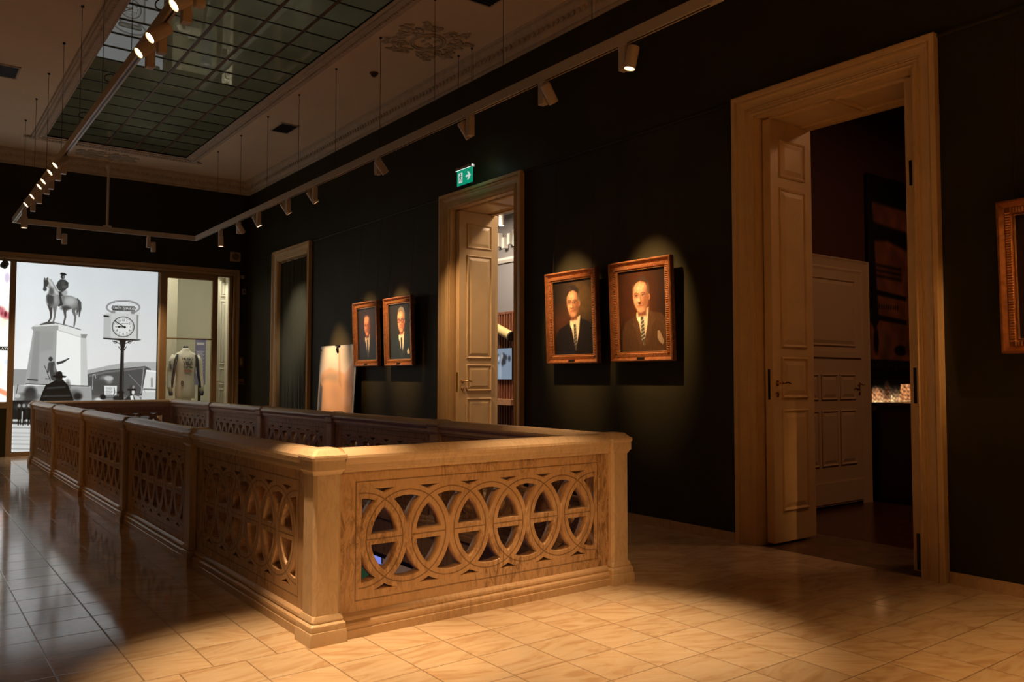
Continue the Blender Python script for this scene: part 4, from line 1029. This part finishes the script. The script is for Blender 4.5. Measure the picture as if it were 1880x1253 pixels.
# plants and people at the foot
for (x, y, rx, ry, v) in ((262, 1160, 50, 45, .14), (240, 1205, 90, 40, .22), (170, 1210, 40, 34, .5), (150, 1195, 24, 18, .8), (640, 1190, 60, 45, .34), (665, 1200, 35, 30, .1), (580, 1120, 25, 60, .4), (850, 1225, 40, 16, .85)): El(x, y, rx, ry, v, .7, .9)
P2 = [(x, y) for x, y in ((330, 1260), (360, 1170), (390, 1105), (440, 1080), (480, 1058), (540, 1058), (580, 1100), (612, 1180), (640, 1260))]
Q(P2, .07, 3); Q([(400, 1122), (560, 1112), (562, 1126), (402, 1138)], .26, 4, .7); Q([(370, 1190), (600, 1186), (604, 1200), (366, 1206)], .26, 4, .7)
El(505, 1048, 30, 26, .12, .3); Q([(450, 1024), (500, 1014), (570, 1026), (560, 1038), (500, 1042), (455, 1034)], .06, 3); Q([(478, 1020), (484, 990), (512, 982), (532, 994), (536, 1022)], .10, 3)
# clock
ring = [(1052+140*math.cos(a*PI/24), 438+56*math.sin(a*PI/24)) for a in range(49)]
Ls(ring, 13, .34, 3); Ls([(x, y-1) for x, y in ring], 5, .72, 3)
Q([(905, 482), (1195, 482), (1195, 510), (905, 510)], .80, 10, 1)
Q([(950, 470), (985, 470), (985, 500), (950, 500)], .55, 3); Q([(1122, 472), (1150, 472), (1150, 500), (1122, 500)], .5, 3)
Q([(958, 424), (1150, 430), (1160, 445), (1150, 470), (965, 466), (952, 445)], .20, 3); Q([(964, 462), (1145, 466), (1145, 474), (964, 472)], .5, 3)
Q([(888, 500), (915, 488), (1165, 496), (1182, 506), (1178, 708), (882, 702)], .79, 3); Q([(888, 500), (950, 494), (945, 704), (882, 702)], .72, 8); Q([(1168, 500), (1184, 506), (1180, 708), (1165, 708)], .55, 3); Ls([(890, 512), (928, 516)], 12, .08)
Q([(880, 698), (1210, 714), (1185, 722), (1040, 724), (884, 708)], .07, 3)
El(1053, 605, 96, 88, .12, .04); El(1053, 605, 89, 82, .86, .04)
for k in range(60):
    a = k*PI/30; Ls([(1053+78*math.sin(a), 605-72*math.cos(a)), (1053+84*math.sin(a), 605-77*math.cos(a))], 2.5, .3, 2)
Ls([(1070, 612), (986, 556)], 8, .08, 2); Ls([(1072, 606), (1004, 605)], 7, .08, 2); El(1018, 605, 11, 8, .08, .3); El(1066, 608, 10, 10, .08, .3)
for k in range(9): Ls([(1036+k*7, 577), (1039+k*7, 577)], 5, .45, 2)
Q([(1018, 718), (1078, 718), (1062, 790), (1032, 790)], .10, 3); Q([(1032, 785), (1060, 785), (1055, 1190), (1062, 1260), (1005, 1260), (1018, 1180)], .09, 3); Ls([(1052, 800), (1046, 1150)], 4, .32)
for s_ in (-1, 1):
    Ls([(1047+s_*(12+76*k/10), 760-34*(k/10)**.6) for k in range(11)], 6, .14); Ls([(1047+s_*(60+14*math.cos(a*.6)), 737+9*math.sin(a*.6)) for a in range(11)], 5, .16); Ls([(1047+s_*(15+20*k/6), 800-26*(k/6)) for k in range(7)], 6, .14)
El(1047, 800, 20, 8, .08, .4); El(1030, 1165, 32, 12, .08, .4); El(880, 1205, 26, 22, .08, .5); El(995, 1215, 28, 20, .12, .5)
# man with hat
Q([(1062, 1228), (1100, 1192), (1130, 1180), (1185, 1195), (1204, 1260), (1050, 1260)], .16, 3); Q([(1140, 1186), (1188, 1200), (1204, 1240), (1160, 1240)], .78, 5, .9)
El(1131, 1162, 22, 30, .12, .3); El(1138, 1162, 12, 24, .85, .5); Q([(1086, 1138), (1130, 1128), (1168, 1140), (1164, 1150), (1092, 1150)], .08, 3); Q([(1106, 1136), (1112, 1108), (1140, 1104), (1152, 1134)], .22, 3); El(1140, 1120, 10, 14, .6, .6, .8)
Q([(1112, 1196), (1136, 1190), (1146, 1240), (1122, 1240)], .88, 3)
# foot of the picture: bushes, people, pavement
Q([(100, 1235), (300, 1235), (300, 1420), (100, 1420)], .09, 10)
for (x, y, v) in ((155, 1290, .2), (225, 1275, .28), (190, 1330, .16), (270, 1340, .2)): El(x, y, 34, 26, v, .9, .8)
Q([(110, 1395), (1400, 1395), (1400, 1760), (110, 1760)], .82, 6)
for k, (y, v, w) in enumerate(((1428, .12, 22), (1470, .55, 12), (1515, .62, 9), (1545, .6, 8), (1575, .68, 8), (1610, .6, 10), (1650, .5, 8), (1690, .55, 8))): Ls([(100, y-4), (1400, y+20)], w, v, 10, .8)
Q([(300, 1240), (1400, 1240), (1400, 1400), (300, 1400)], .25, 10)
for x in (165, 205, 250, 285):
    El(x, 1278, 13, 15, .6, .5); limb([(x, 1300), (x+3, 1380)], [26, 24], .06); limb([(x-5, 1380), (x-9, 1445)], [15, 9], .05); limb([(x+8, 1380), (x+12, 1440)], [15, 9], .05)
Ls([(192, 1330), (188, 1420)], 9, .8, 4)
P.noise(.004, .02, 5); P.grain(.008)
Wd = np.stack([Xg, np.zeros_like(Xg), Zg], -1)
pic_mesh('printed_photograph', P, Wd, vcol('backlit_print', 1.0, .35), t)
bm = BM(); box(bm, 1.605, 3.94, .005, .06, .075, OZ-.035); obj('light_box', bm, M['black'], t)
def px(zx, zy):
    v = H @ np.array([zx, zy, 1]); return v[0]/v[2], v[1]/v[2]
def ptext(name, s, zx, zy, size, mat, bold=0, sx=1.0):
    X, Z = px(zx, zy); Mx = Matrix.Translation((X, -.004, Z)) @ Matrix.Rotation(PI/2, 4, 'X') @ Matrix.Diagonal((sx, 1, 1, 1))
    return text_obj(name, s, size, mat, t, Mx, .0005, bold=bold)
ptext('sign_lettering', 'TÜRKİYE İŞ BANKASI', 1056, 448, .066, emit('letters_pale', (.62, .62, .60, 1), 1), .001, .60)
INK = emit('ink_grey', (.035, .035, .035, 1), 1)
for k in range(1, 13):
    a = k*PI/6; ptext('clock_numeral', str(k), 1053+62*math.sin(a), 607-58*math.cos(a), .055, INK, .0008)

# ---------------------------------------------------------------- bright display left of the mullion
t = thing('lit_display', 'overexposed lit picture display with pink and green patches left of the mural', 'display', (0, YP+.03, 0))
nx, ny = 120, 200; xs = np.linspace(.60, 1.51, nx); zs = np.linspace(.94, OZ-.035, ny); Xg, Zg = np.meshgrid(xs, zs)
P = Paint(Xg, Zg, 1.0); r = random.Random(5)
for k in range(26):
    x, z = r.uniform(-.9, 1.5), r.uniform(2.1, 2.7); P.ell(x, z, r.uniform(.04, .12), r.uniform(.1, .3), (r.uniform(.85, .95), .93, r.uniform(.72, .85)), 1.2, .8, r.uniform(-.4, .4))
for x, z in ((1.43, 2.45), (1.48, 2.42), (1.38, 2.52), (.8, 2.5), (.2, 2.4)): P.ell(x, z, .07, .06, (.72, .38, .42), .8, .9); P.ell(x-.02, z+.03, .02, .05, (.35, .1, .12), .6, .9)
P.ell(1.47, 3.08, .04, .1, (.75, .7, .78), .8, .9)
for x, z in ((1.44, 1.12), (1.5, 1.08), (1.36, 1.16), (.7, 1.1), (0, 1.15), (1.1, 1.1)): P.ell(x, z, .09, .04, (.95, .55, .40), .9, .9, -.5)
P.ell(1.4, 1.5, .06, .2, (.98, .95, .78), 1, .8); P.ell(1.49, 1.62, .03, .05, (.75, .8, .95), .8, .8)
P.poly([(-1, 1.82), (1.6, 1.82), (1.6, 1.89), (-1, 1.89)], (.10, .10, .08), .01)
for x in np.arange(-.9, 1.5, .25): P.line([(x, 2.1), (x+.03, 1.9)], .03, (.5, .62, .25), .03, .8)
pic_mesh('lit_picture', P, np.stack([Xg, np.zeros_like(Xg), Zg], -1), vcol('lit_print', 1.35, .4), t)
text_obj('caption_lettering', 'ANLAYA B', .062, emit('cap_white', (.9, .9, .8, 1), 1), t, Matrix.Translation((1.44, -.004, 1.853)) @ Matrix.Rotation(PI/2, 4, 'X'), .0005)
bm = BM(); box(bm, .60, 1.51, .005, .06, .94, OZ-.035); obj('light_box', bm, M['black'], t)
t = thing('hanging_projector', 'small grey lamp hanging at the top left corner of the lit display', 'lamp', (1.41, YP-.12, 3.28))
bm = BM(); lathe(bm, ((.02, .08), (.055, .05), (.06, -.02), (.045, -.06), (.0, -.07)), 16, Matrix.Rotation(.5, 4, 'Y')); obj('lamp_body', bm, plain('grey_body', (.10, .13, .12, 1), .4), t, angle=40)
bm = BM(); tube(bm, [(0, 0, .06), (0, .0, .12)], .008, 6); obj('stem', bm, M['black'], t)

# ================================================================== ROOM BEYOND THE PARTITION
bm = BM(); box(bm, XL, 6.6, 20.6, 20.8, 0, 4.4); struct('wall_beyond_back', bm, M['pale_wall'])
bm = BM(); box(bm, 6.24, 6.44, YF+.3, 20.6, 0, 4.4); struct('wall_beyond_right', bm, M['pale_wall'])
bm = BM(); box(bm, XL-.2, XL, YF+.3, 20.6, 0, 4.4); struct('wall_beyond_left', bm, M['pale_wall'])
bm = BM(); box(bm, XL, 6.44, YF+.3, 20.6, 4.3, 4.5); struct('ceiling_beyond', bm, M['white_paint'])
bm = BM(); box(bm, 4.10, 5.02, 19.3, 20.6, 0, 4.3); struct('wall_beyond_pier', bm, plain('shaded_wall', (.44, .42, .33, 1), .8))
L = bpy.data.lights.new('room_fill', 'AREA'); L.energy = 45; L.size = 1.6; L.color = (1, .93, .74)  # unseen lamp added to light the room beyond
lo = bpy.data.objects.new('room_fill', L); link(lo); lo.location = (4.2, 18.2, 4.2)
t = thing('added_panel_lamp', 'unseen square ceiling lamp added in the bright room beyond the partition', 'lamp', (4.2, 18.2, 4.3))
bm = BM(); box(bm, -.8, .8, -.8, .8, -.05, 0); obj('lamp_panel', bm, M['white_paint'], t); lo.parent = t; lo.location = (0, 0, -.06)
t = thing('added_downlight', 'small unseen ceiling downlight added just behind the glazed partition', 'lamp', (4.75, 16.95, 4.3))
bm = BM(); lathe(bm, ((.06, -.10), (.06, 0)), 16); obj('lamp_body', bm, M['white_paint'], t, angle=40)
L = bpy.data.lights.new('downlight', 'POINT'); L.energy = 95; L.shadow_soft_size = .12; L.color = (1, .93, .74)  # unseen downlight added to brighten the suit and white door
lo = bpy.data.objects.new('downlight', L); link(lo, t); lo.location = (0, 0, -.30)
# white door behind the narrow right pane
bm = BM(); box(bm, 5.455, 5.56, 16.95, 17.29, 0, 3.60); box(bm, 5.20, 5.455, 16.95, 17.29, 3.53, 3.60); struct('trim_%d' % n, bm, M['white_paint']); n += 1
bm = BM(); box(bm, 5.24, 5.90, 17.30, 17.35, .02, 3.52); bevel(bm, .004, 1); d = struct('door_8', bm, M['white_paint'])
for z0, z1 in ROWS:
    bm = BM(); overlay_panel(bm, 5.36, 5.78, z0+.03, z1+.03, lambda a_, c_, h: (a_, 17.30-h, c_), .9); obj('raised_panel', bm, M['white_paint'], d)
door_handle(d, 5.285, 17.30, 1.28, -1)

# racing suit on a torso
t = thing('racing_suit', 'white racing suit with dark sleeve stripes and sponsor lettering on a torso stand', 'racing suit', (4.87, 18.0, 0))
SUITM = plain('suit_fabric', (.52, .50, .42, 1), .75, bump=.5, bscale=9)
NAVY = plain('navy_fabric', (.015, .018, .03, 1), .7)
def ellr(z, rx, ry, cx=0, cy=0, n=28): return [(cx+rx*math.cos(2*PI*k/n), cy+ry*math.sin(2*PI*k/n), z) for k in range(n)]
bm = BM(); rings(bm, [ellr(*a) for a in ((.80, .18, .13), (1.0, .20, .15), (1.12, .205, .15), (1.2, .195, .14), (1.35, .185, .13), (1.5, .195, .135), (1.65, .215, .14), (1.76, .235, .13), (1.83, .235, .11), (1.875, .19, .09), (1.91, .12, .075), (1.945, .075, .065), (1.99, .066, .062))])
body = obj('torso', bm, SUITM, t, smooth=True)
for s_ in (-1, 1):
    leg_ = BM(); rings(leg_, [ellr(z, r_, r_*1.05, s_*cx) for z, r_, cx in ((.06, .075, .10), (.4, .085, .105), (.7, .10, .10), (.92, .115, .09))]); obj('trouser_leg', leg_, SUITM, t, smooth=True)
    pts = [(s_*.215, 0, 1.82), (s_*.27, 0, 1.72), (s_*.30, .01, 1.52), (s_*.315, 0, 1.35), (s_*.325, -.05, 1.18), (s_*.315, -.10, 1.06)]
    bm = BM(); tube(bm, pts, [.065, .072, .066, .058, .05, .042], 16); slv = obj('sleeve', bm, SUITM, t, smooth=True)
    bm = BM(); q_ = [(s_*.185, -.085, 1.85), (s_*.215, -.082, 1.74), (s_*.232, -.075, 1.60), (s_*.25, -.06, 1.42), (s_*.275, -.075, 1.28), (s_*.285, -.10, 1.15)]
    tube(bm, q_, [.022, .03, .03, .028, .026, .018], 10); obj('dark_stripe', bm, NAVY, slv, smooth=True)
    bm = BM(); tube(bm, [(s_*.315, -.10, 1.07), (s_*.308, -.12, .99)], [.044, .04], 12); obj('cuff', bm, NAVY, slv, smooth=True)
bm = BM(); rings(bm, [ellr(*a) for a in ((1.97, .058, .055), (2.01, .056, .052), (2.03, .045, .042))]); obj('neck_block', bm, M['black'], t, smooth=True)
bm = BM(); lathe(bm, ((.22, 0), (.22, .02), (.03, .03)), 24); tube(bm, [(0, 0, .02), (0, 0, .9)], .02, 8); obj('stand', bm, M['black'], t)
def stext(s, x, z, size, mat, rot=0, y=-.152, nm='sponsor_lettering'):
    return text_obj(nm, s, size, mat, t, Matrix.Translation((x, y, z)) @ Matrix.Rotation(PI/2, 4, 'X') @ Matrix.Rotation(rot, 4, 'Z'), .004, bold=.001)
stext('HUGO', .005, 1.755, .075, NAVY, y=-.142); stext('VISA', .01, 1.66, .10, NAVY, y=-.15); stext('Cash App', .015, 1.578, .048, NAVY, y=-.15)
stext('Honda', .015, 1.502, .055, plain('red_print', (.45, .03, .015, 1), .6), y=-.148); stext('8', -.10, 1.24, .14, NAVY, y=-.15); stext('HUGO', -.322, 1.62, .06, NAVY, -1.35, -.072)
# hanging info panel
t = thing('info_panel', 'tall blue-grey text panel standing behind the racing suit', 'information board', (5.42, 18.9, 0))
bm = BM(); box(bm, -.10, .13, 0, .02, 1.20, 2.23); obj('panel_face', bm, plain('blue_grey_panel', (.13, .13, .24, 1), .5), t)
bm = BM(); box(bm, -.02, .04, .02, .04, 0, 1.3); box(bm, -.12, .14, -.1, .14, 0, .02); obj('foot', bm, M['strike'], t)
LT = plain('panel_print', (.5, .5, .55, 1), .5); bm = BM()
for k in range(20): box(bm, -.08, .10-.02*(k % 3), -.002, 0, 1.95-.026*k, 1.961-.026*k)
box(bm, -.07, .09, -.002, 0, 2.10, 2.15); obj('text_lines', bm, LT, t)

# ================================================================== ROOM BEHIND THE MIDDLE DOORWAY
bm = BM(); box(bm, 9.0, 9.2, 6.9, 13.2, 0, 4.6); struct('wall_gallery_back', bm, M['grey_wall'])
bm = BM(); box(bm, RX1, 9.2, 13.2, 13.4, 0, 4.6); box(bm, RX1, 9.2, 6.6, 6.8, 0, 4.6); struct('wall_gallery_side', bm, M['grey_wall'])
bm = BM(); box(bm, RX1, 9.2, 6.8, 13.2, 4.4, 4.6); struct('ceiling_gallery', bm, M['white_paint'])
bm = BM(); box(bm, RX1, 9.2, 6.8, 13.2, -.2, 0); struct('floor_gallery', bm, M['parquet'])
bm = BM(); extr(bm, [(0, 0), (.03, 0), (.06, .05), (.06, .09), (0, .09)], 6.9, 13.2, lambda t_, p, q: (9.0-p, t_, q+3.5)); struct('trim_%d' % n, bm, M['white_paint']); n += 1
t = thing('slat_wall', 'reddish wooden slat wall panelling seen through the middle doorway', 'wall panelling', (8.97, 12.2, 0))
bm = BM(); box(bm, .0, .028, -.9, .9, 0, 2.56); obj('backing', bm, plain('slat_back', (.05, .018, .01, 1), .7), t)
bm = BM(); box(bm, -.035, .0, -.9, .9, 2.54, 2.58); obj('top_rail', bm, M['slat'], t)
for i in range(22):
    bm = BM(); y = -.88+i*.082; box(bm, -.03, 0, y, y+.04, 0, 2.54); obj('slat', bm, M['slat'], t)
t = thing('yellow_tube_lamp', 'pale yellow cylinder on the slat wall beyond the middle doorway', 'lamp', (8.86, 12.22, 2.26))
bm = BM(); lathe(bm, ((.085, -.4), (.085, .18)), 20, Matrix.Rotation(-1.22, 4, 'X')); obj('cylinder', bm, plain('pale_yellow_tube', (.78, .62, .25, 1), .4), t, angle=40)
bm = BM(); lathe(bm, ((.088, -.44), (.088, -.40)), 20, Matrix.Rotation(-1.22, 4, 'X')); lathe(bm, ((.03, .0), (.03, .1)), 12, Matrix.Rotation(PI/2, 4, 'Y')); obj('end_cap', bm, M['black'], t, angle=40)
t = thing('wall_screen', 'pale blue lit picture screen on the slat wall beyond the middle doorway', 'screen', (8.92, 12.25, 1.62))
nx, ny = 50, 50; ys = np.linspace(.38, -.38, nx); zs = np.linspace(-.285, .285, ny); Yg, Zg = np.meshgrid(ys, zs)
P = Paint(-Yg, Zg, (.55, .62, .70))
for k in range(14): P.ell(r.uniform(-.35, .35), r.uniform(.0, .2), .04, .05, (.12, .13, .16), .9, .9)
for k in range(8): P.ell(r.uniform(-.35, .35), r.uniform(.0, .25), .03, .06, (.85, .87, .9), .9, .9)
P.ell(.02, -.12, .05, .2, (.70, .76, .82), .9, .8)
pic_mesh('lit_face', P, np.stack([np.full_like(Yg, -.022), Yg, Zg], -1), vcol('screen_print', .7, .3), t)
bm = BM(); box(bm, -.02, .02, -.39, .39, -.295, .295); obj('casing', bm, M['black'], t)
t = thing('wall_shelf', 'pale wooden shelf below the lit screen beyond the middle doorway', 'shelf', (8.94, 12.25, .93)); bm = BM(); box(bm, -.30, 0, -.7, .7, -.05, .05); obj('board', bm, M['shelf'], t)
for s_ in (-.6, .6):
    bm = BM(); box(bm, -.2, -.0, s_-.01, s_+.01, -.14, -.05); obj('bracket', bm, M['black'], t)
t = thing('ceiling_spotlight', 'white ceiling spotlight in the gallery beyond the middle doorway', 'spotlight', (8.55, 11.72, 4.4))
bm = BM(); lathe(bm, ((.05, -.32), (.05, -.10), (.02, -.09), (.02, 0)), 16); obj('lamp_body', bm, M['white_paint'], t, angle=40)
bm = BM(); lathe(bm, ((.045, -.325), (.045, -.321)), 16); obj('lens', bm, emit('white_lens', (1, .85, .7, 1), 4), t)
t = thing('white_wall_sign', 'cluster of white shapes high on the gallery wall beyond the middle doorway', 'sign', (8.93, 12.25, 3.9))
for k in range(6):
    bm = BM(); box(bm, -.05, .05, -.5+k*.17, -.42+k*.17, -.14+.05*(k % 2), .16-.05*(k % 3)); obj('white_shape', bm, M['white_paint'], t)
L = bpy.data.lights.new('gallery_fill', 'AREA'); L.energy = 36; L.size = .4; L.color = (1, .72, .50)  # unseen lamp added to throw light on the open door leaf
lo = bpy.data.objects.new('gallery_fill', L); t = thing('added_gallery_lamp', 'nearer unseen square ceiling lamp added inside the gallery beyond the middle doorway', 'lamp', (7.0, 7.75, 4.38)); link(lo, t); lo.location = (0, 0, -.05)
bm = BM(); box(bm, -.27, .27, -.27, .27, -.03, .02); obj('lamp_panel', bm, M['white_paint'], t)

L = bpy.data.lights.new('gallery_wall_fill', 'AREA'); L.energy = 120; L.size = .5; L.color = (1, .80, .66)  # unseen lamp added to brighten the gallery wall
lo = bpy.data.objects.new('gallery_wall_fill', L); t = thing('added_gallery_lamp', 'farther unseen square ceiling lamp added inside the gallery beyond the middle doorway', 'lamp', (7.6, 11.6, 4.38)); link(lo, t); lo.location = (0, 0, -.05)
bm = BM(); box(bm, -.27, .27, -.27, .27, -.03, .02); obj('lamp_panel', bm, M['white_paint'], t)
# ================================================================== ROOM BEHIND THE NEAR DOORWAY
bm = BM(); box(bm, RX1, 10.6, 4.92, 5.1, 0, 4.6); struct('wall_side_room', bm, M['maroon'])
bm = BM(); box(bm, 10.6, 10.8, .5, 5.1, 0, 4.6); struct('wall_side_room_back', bm, M['maroon'])
bm = BM(); box(bm, RX1, 10.8, .3, .5, 0, 4.6); struct('wall_side_room_near', bm, M['maroon'])
bm = BM(); box(bm, RX1, 10.6, .5, 4.92, 4.4, 4.6); struct('ceiling_side_room', bm, M['maroon'])
bm = BM(); box(bm, RX0+.87, 10.6, .5, 4.92, -.2, 0); box(bm, RX1, RX0+.87, .5, DOORS[0][0]-.3, -.2, 0); box(bm, RX1, RX0+.87, DOORS[0][1]+.3, 4.92, -.2, 0); struct('floor_side_room', bm, M['parquet'])
CR2 = plain('side_room_paint', (.62, .44, .27, 1), .45)
bm = BM(); sweep(bm, ((7.20, 0), (7.20, 2.50), (8.47, 2.50), (8.47, 0)), ((-1, 0), (-1, 1), (1, 1), (1, 0)), [(0, 0), (0, .02), (.03, .03), (.05, .02), (.11, .035), (.14, .05), (.15, .045), (.15, 0)], lambda u, v, h: (u, 4.92-h, v)); struct('trim_%d' % n, bm, CR2, angle=25); n += 1
bm = BM(); box(bm, 7.20, 8.47, 4.89, 4.92, .03, 2.50); d = struct('door_9', bm, CR2)
def op(a_, b_, c_, d_):
    bm = BM(); overlay_panel(bm, a_, b_, c_, d_, lambda p, q, h: (p, 4.89-h, q), .8); obj('raised_panel', bm, CR2, d)
op(7.33, 8.34, 1.70, 2.42)
for x0 in (7.33, 7.68, 8.03): op(x0, x0+.30, 1.13, 1.40); op(x0, x0+.30, .44, 1.02)
bm = BM(); box(bm, 7.24, 8.45, 4.87, 4.89, 1.58, 1.64); box(bm, 7.24, 8.45, 4.88, 4.89, .05, .27); obj('mid_rail', bm, CR2, d)
door_handle(d, 8.41, 4.89, 1.29, -1, -1)
t = thing('dark_cabinet', 'tall dark cabinet below the lit picture in the room behind the big doorway', 'cabinet', (8.68, 4.30, 0))
bm = BM(); box(bm, 0, 1.9, -.9, .55, 0, 1.07); obj('body', bm, M['dark_cab'], t)
bm = BM(); box(bm, -.01, 1.9, -.91, .55, 1.07, 1.09); obj('top_board', bm, plain('cab_top', (.05, .015, .01, 1), .3), t)
bm = BM(); box(bm, -.008, 0, -.6, -.1, .06, 1.0); box(bm, -.008, 0, .0, .5, .06, 1.0); obj('door', bm, plain('cab_door', (.03, .008, .006, 1), .35), t)
t = thing('printed_banner', 'dark sepia printed banner with glowing lower strip in the room behind the big doorway', 'banner', (8.62, 4.87, 0))
nx, ny = 110, 260; xs = np.linspace(0, 1.5, nx); zs = np.linspace(1.095, 3.66, ny); Xg, Zg = np.meshgrid(xs, zs)
P = Paint(Xg, Zg, (.34, .19, .12)); P.a[:] = (.50, .30, .19)
def Bq(pts, c, s=.02, al=1): P.poly(pts, c, s, al)
Bq([(0, 3.35), (1.5, 3.30), (1.5, 3.8), (0, 3.8)], (.02, .02, .02), .05); Bq([(0, 2.90), (.4, 2.93), (.8, 2.86), (1.5, 2.85), (1.5, 3.05), (.6, 3.08), (0, 3.12)], (.03, .025, .02), .05)
Bq([(0, 3.66), (.06, 3.66), (.18, 2.0), (.1, 1.9), (0, 2.0)], (.03, .02, .02), .04)
for z in (2.62, 2.56, 2.5): Bq([(.1, z), (.7, z-.02), (.7, z+.02), (.1, z+.03)], (.10, .06, .04), .03, .8)
Bq([(.05, 2.3), (.8, 2.26), (.8, 2.31), (.05, 2.36)], (.04, .03, .02), .02); Bq([(.05, 2.02), (.8, 1.98), (.8, 2.03), (.05, 2.08)], (.05, .03, .02), .02)
for k in range(10): P.ell(.15+.05*k, 2.17, .015, .03, (.12, .07, .05), .6, .9)
P.ell(.32, 1.70, .10, .22, (.42, .30, .22), .6, .8); P.ell(.12, 1.78, .05, .14, (.03, .02, .02), .6); P.ell(.65, 1.68, .14, .06, (.03, .02, .02), .4); P.ell(.8, 1.7, .05, .08, (.35, .22, .15), .6)
Bq([(0, 1.30), (1.5, 1.30), (1.5, 1.55), (0, 1.57)], (.02, .015, .012), .02)
for k in range(18): Bq([(.05+.08*k, 1.49), (.062+.08*k, 1.49), (.062+.08*k, 1.52), (.05+.08*k, 1.52)], (.35, .22, .14), .01)
P.noise(.12, 14, 9)
pic_mesh('printed_cloth', P, np.stack([Xg, np.zeros_like(Xg), Zg], -1), vcol('banner_print', 0, .6), t)
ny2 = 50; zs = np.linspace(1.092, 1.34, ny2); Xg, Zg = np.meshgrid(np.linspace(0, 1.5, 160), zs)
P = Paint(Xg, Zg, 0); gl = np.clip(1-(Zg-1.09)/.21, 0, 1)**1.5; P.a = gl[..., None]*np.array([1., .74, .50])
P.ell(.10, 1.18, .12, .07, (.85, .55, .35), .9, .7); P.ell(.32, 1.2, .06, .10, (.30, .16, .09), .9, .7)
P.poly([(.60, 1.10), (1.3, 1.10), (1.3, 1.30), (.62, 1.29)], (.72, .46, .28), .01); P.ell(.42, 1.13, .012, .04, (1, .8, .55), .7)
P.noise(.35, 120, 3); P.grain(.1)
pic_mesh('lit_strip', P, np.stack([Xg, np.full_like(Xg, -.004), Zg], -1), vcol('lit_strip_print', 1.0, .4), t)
bm = BM(); box(bm, 0, 1.5, .004, .03, 1.09, 3.66); obj('backing', bm, M['dark_cab'], t)
L = bpy.data.lights.new('side_fill', 'AREA'); L.energy = 22; L.size = .5; L.color = (1, .5, .25)  # unseen lamp added to brighten the side room
t = thing('added_side_room_lamp', 'dim unseen ceiling lamp added in the room behind the big doorway', 'lamp', (7.9, 2.2, 4.38)); lo = bpy.data.objects.new('side_fill', L); link(lo, t); lo.location = (0, 0, -.05)
bm = BM(); box(bm, -.25, .25, -.25, .25, -.03, .02); obj('lamp_panel', bm, M['white_paint'], t)
# unseen lamps added to tint the lower hall violet and pink
for i, (x, y, c, e) in enumerate(((2.8, 10.5, (.45, .30, .95), 45), (7.5, 9.0, (.8, .32, .5), 22), (8.5, 17.5, (.6, .4, .9), 40))):
    L = bpy.data.lights.new('lower_fill', 'AREA'); L.energy = e; L.size = 1.2; L.color = c
    if True:
        t = thing('added_lower_hall_lamp', ('unseen violet ceiling lamp added to the hall below, left of the stairwell', 'unseen pink ceiling lamp added to the hall below, right of the stairwell', 'unseen pale violet ceiling lamp added at the far end of the hall below')[i], 'lamp', (x if i else 0.2, y, -.405)); lo = bpy.data.objects.new('lower_fill', L); link(lo, t); lo.location = (0, 0, -.08)
        bm = BM(); box(bm, -.6, .6, -.6, .6, -.05, 0); obj('lamp_panel', bm, M['white_paint'], t)

# ================================================================== CAMERA, WORLD, VIEW
cam = bpy.data.cameras.new('camera'); cam.sensor_width = 36; cam.lens = 36*1503.6/1880; cam.clip_start = .05
co = bpy.data.objects.new('camera', cam); C.objects.link(co)
y_, p_, r_ = 0.643503575, 0.0459274, 0.00131696
fwd = Vector((math.sin(y_)*math.cos(p_), math.cos(y_)*math.cos(p_), math.sin(p_)))
rt = Vector((math.cos(y_), -math.sin(y_), 0)); up = rt.cross(fwd)
rt2 = rt*math.cos(r_)+up*math.sin(r_); up2 = rt2.cross(fwd)
co.matrix_world = Matrix(((rt2.x, up2.x, -fwd.x, 0), (rt2.y, up2.y, -fwd.y, 0), (rt2.z, up2.z, -fwd.z, 1.35), (0, 0, 0, 1)))
SC.camera = co
w = bpy.data.worlds.new('world'); SC.world = w; w.use_nodes = True
w.node_tree.nodes['Background'].inputs[0].default_value = (1, .7, .5, 1); w.node_tree.nodes['Background'].inputs[1].default_value = .0005
SC.view_settings.view_transform = 'Standard'; SC.view_settings.look = 'None'; SC.view_settings.gamma = 1
SC.view_settings.use_curve_mapping = False; SC.view_settings.exposure = 0.0
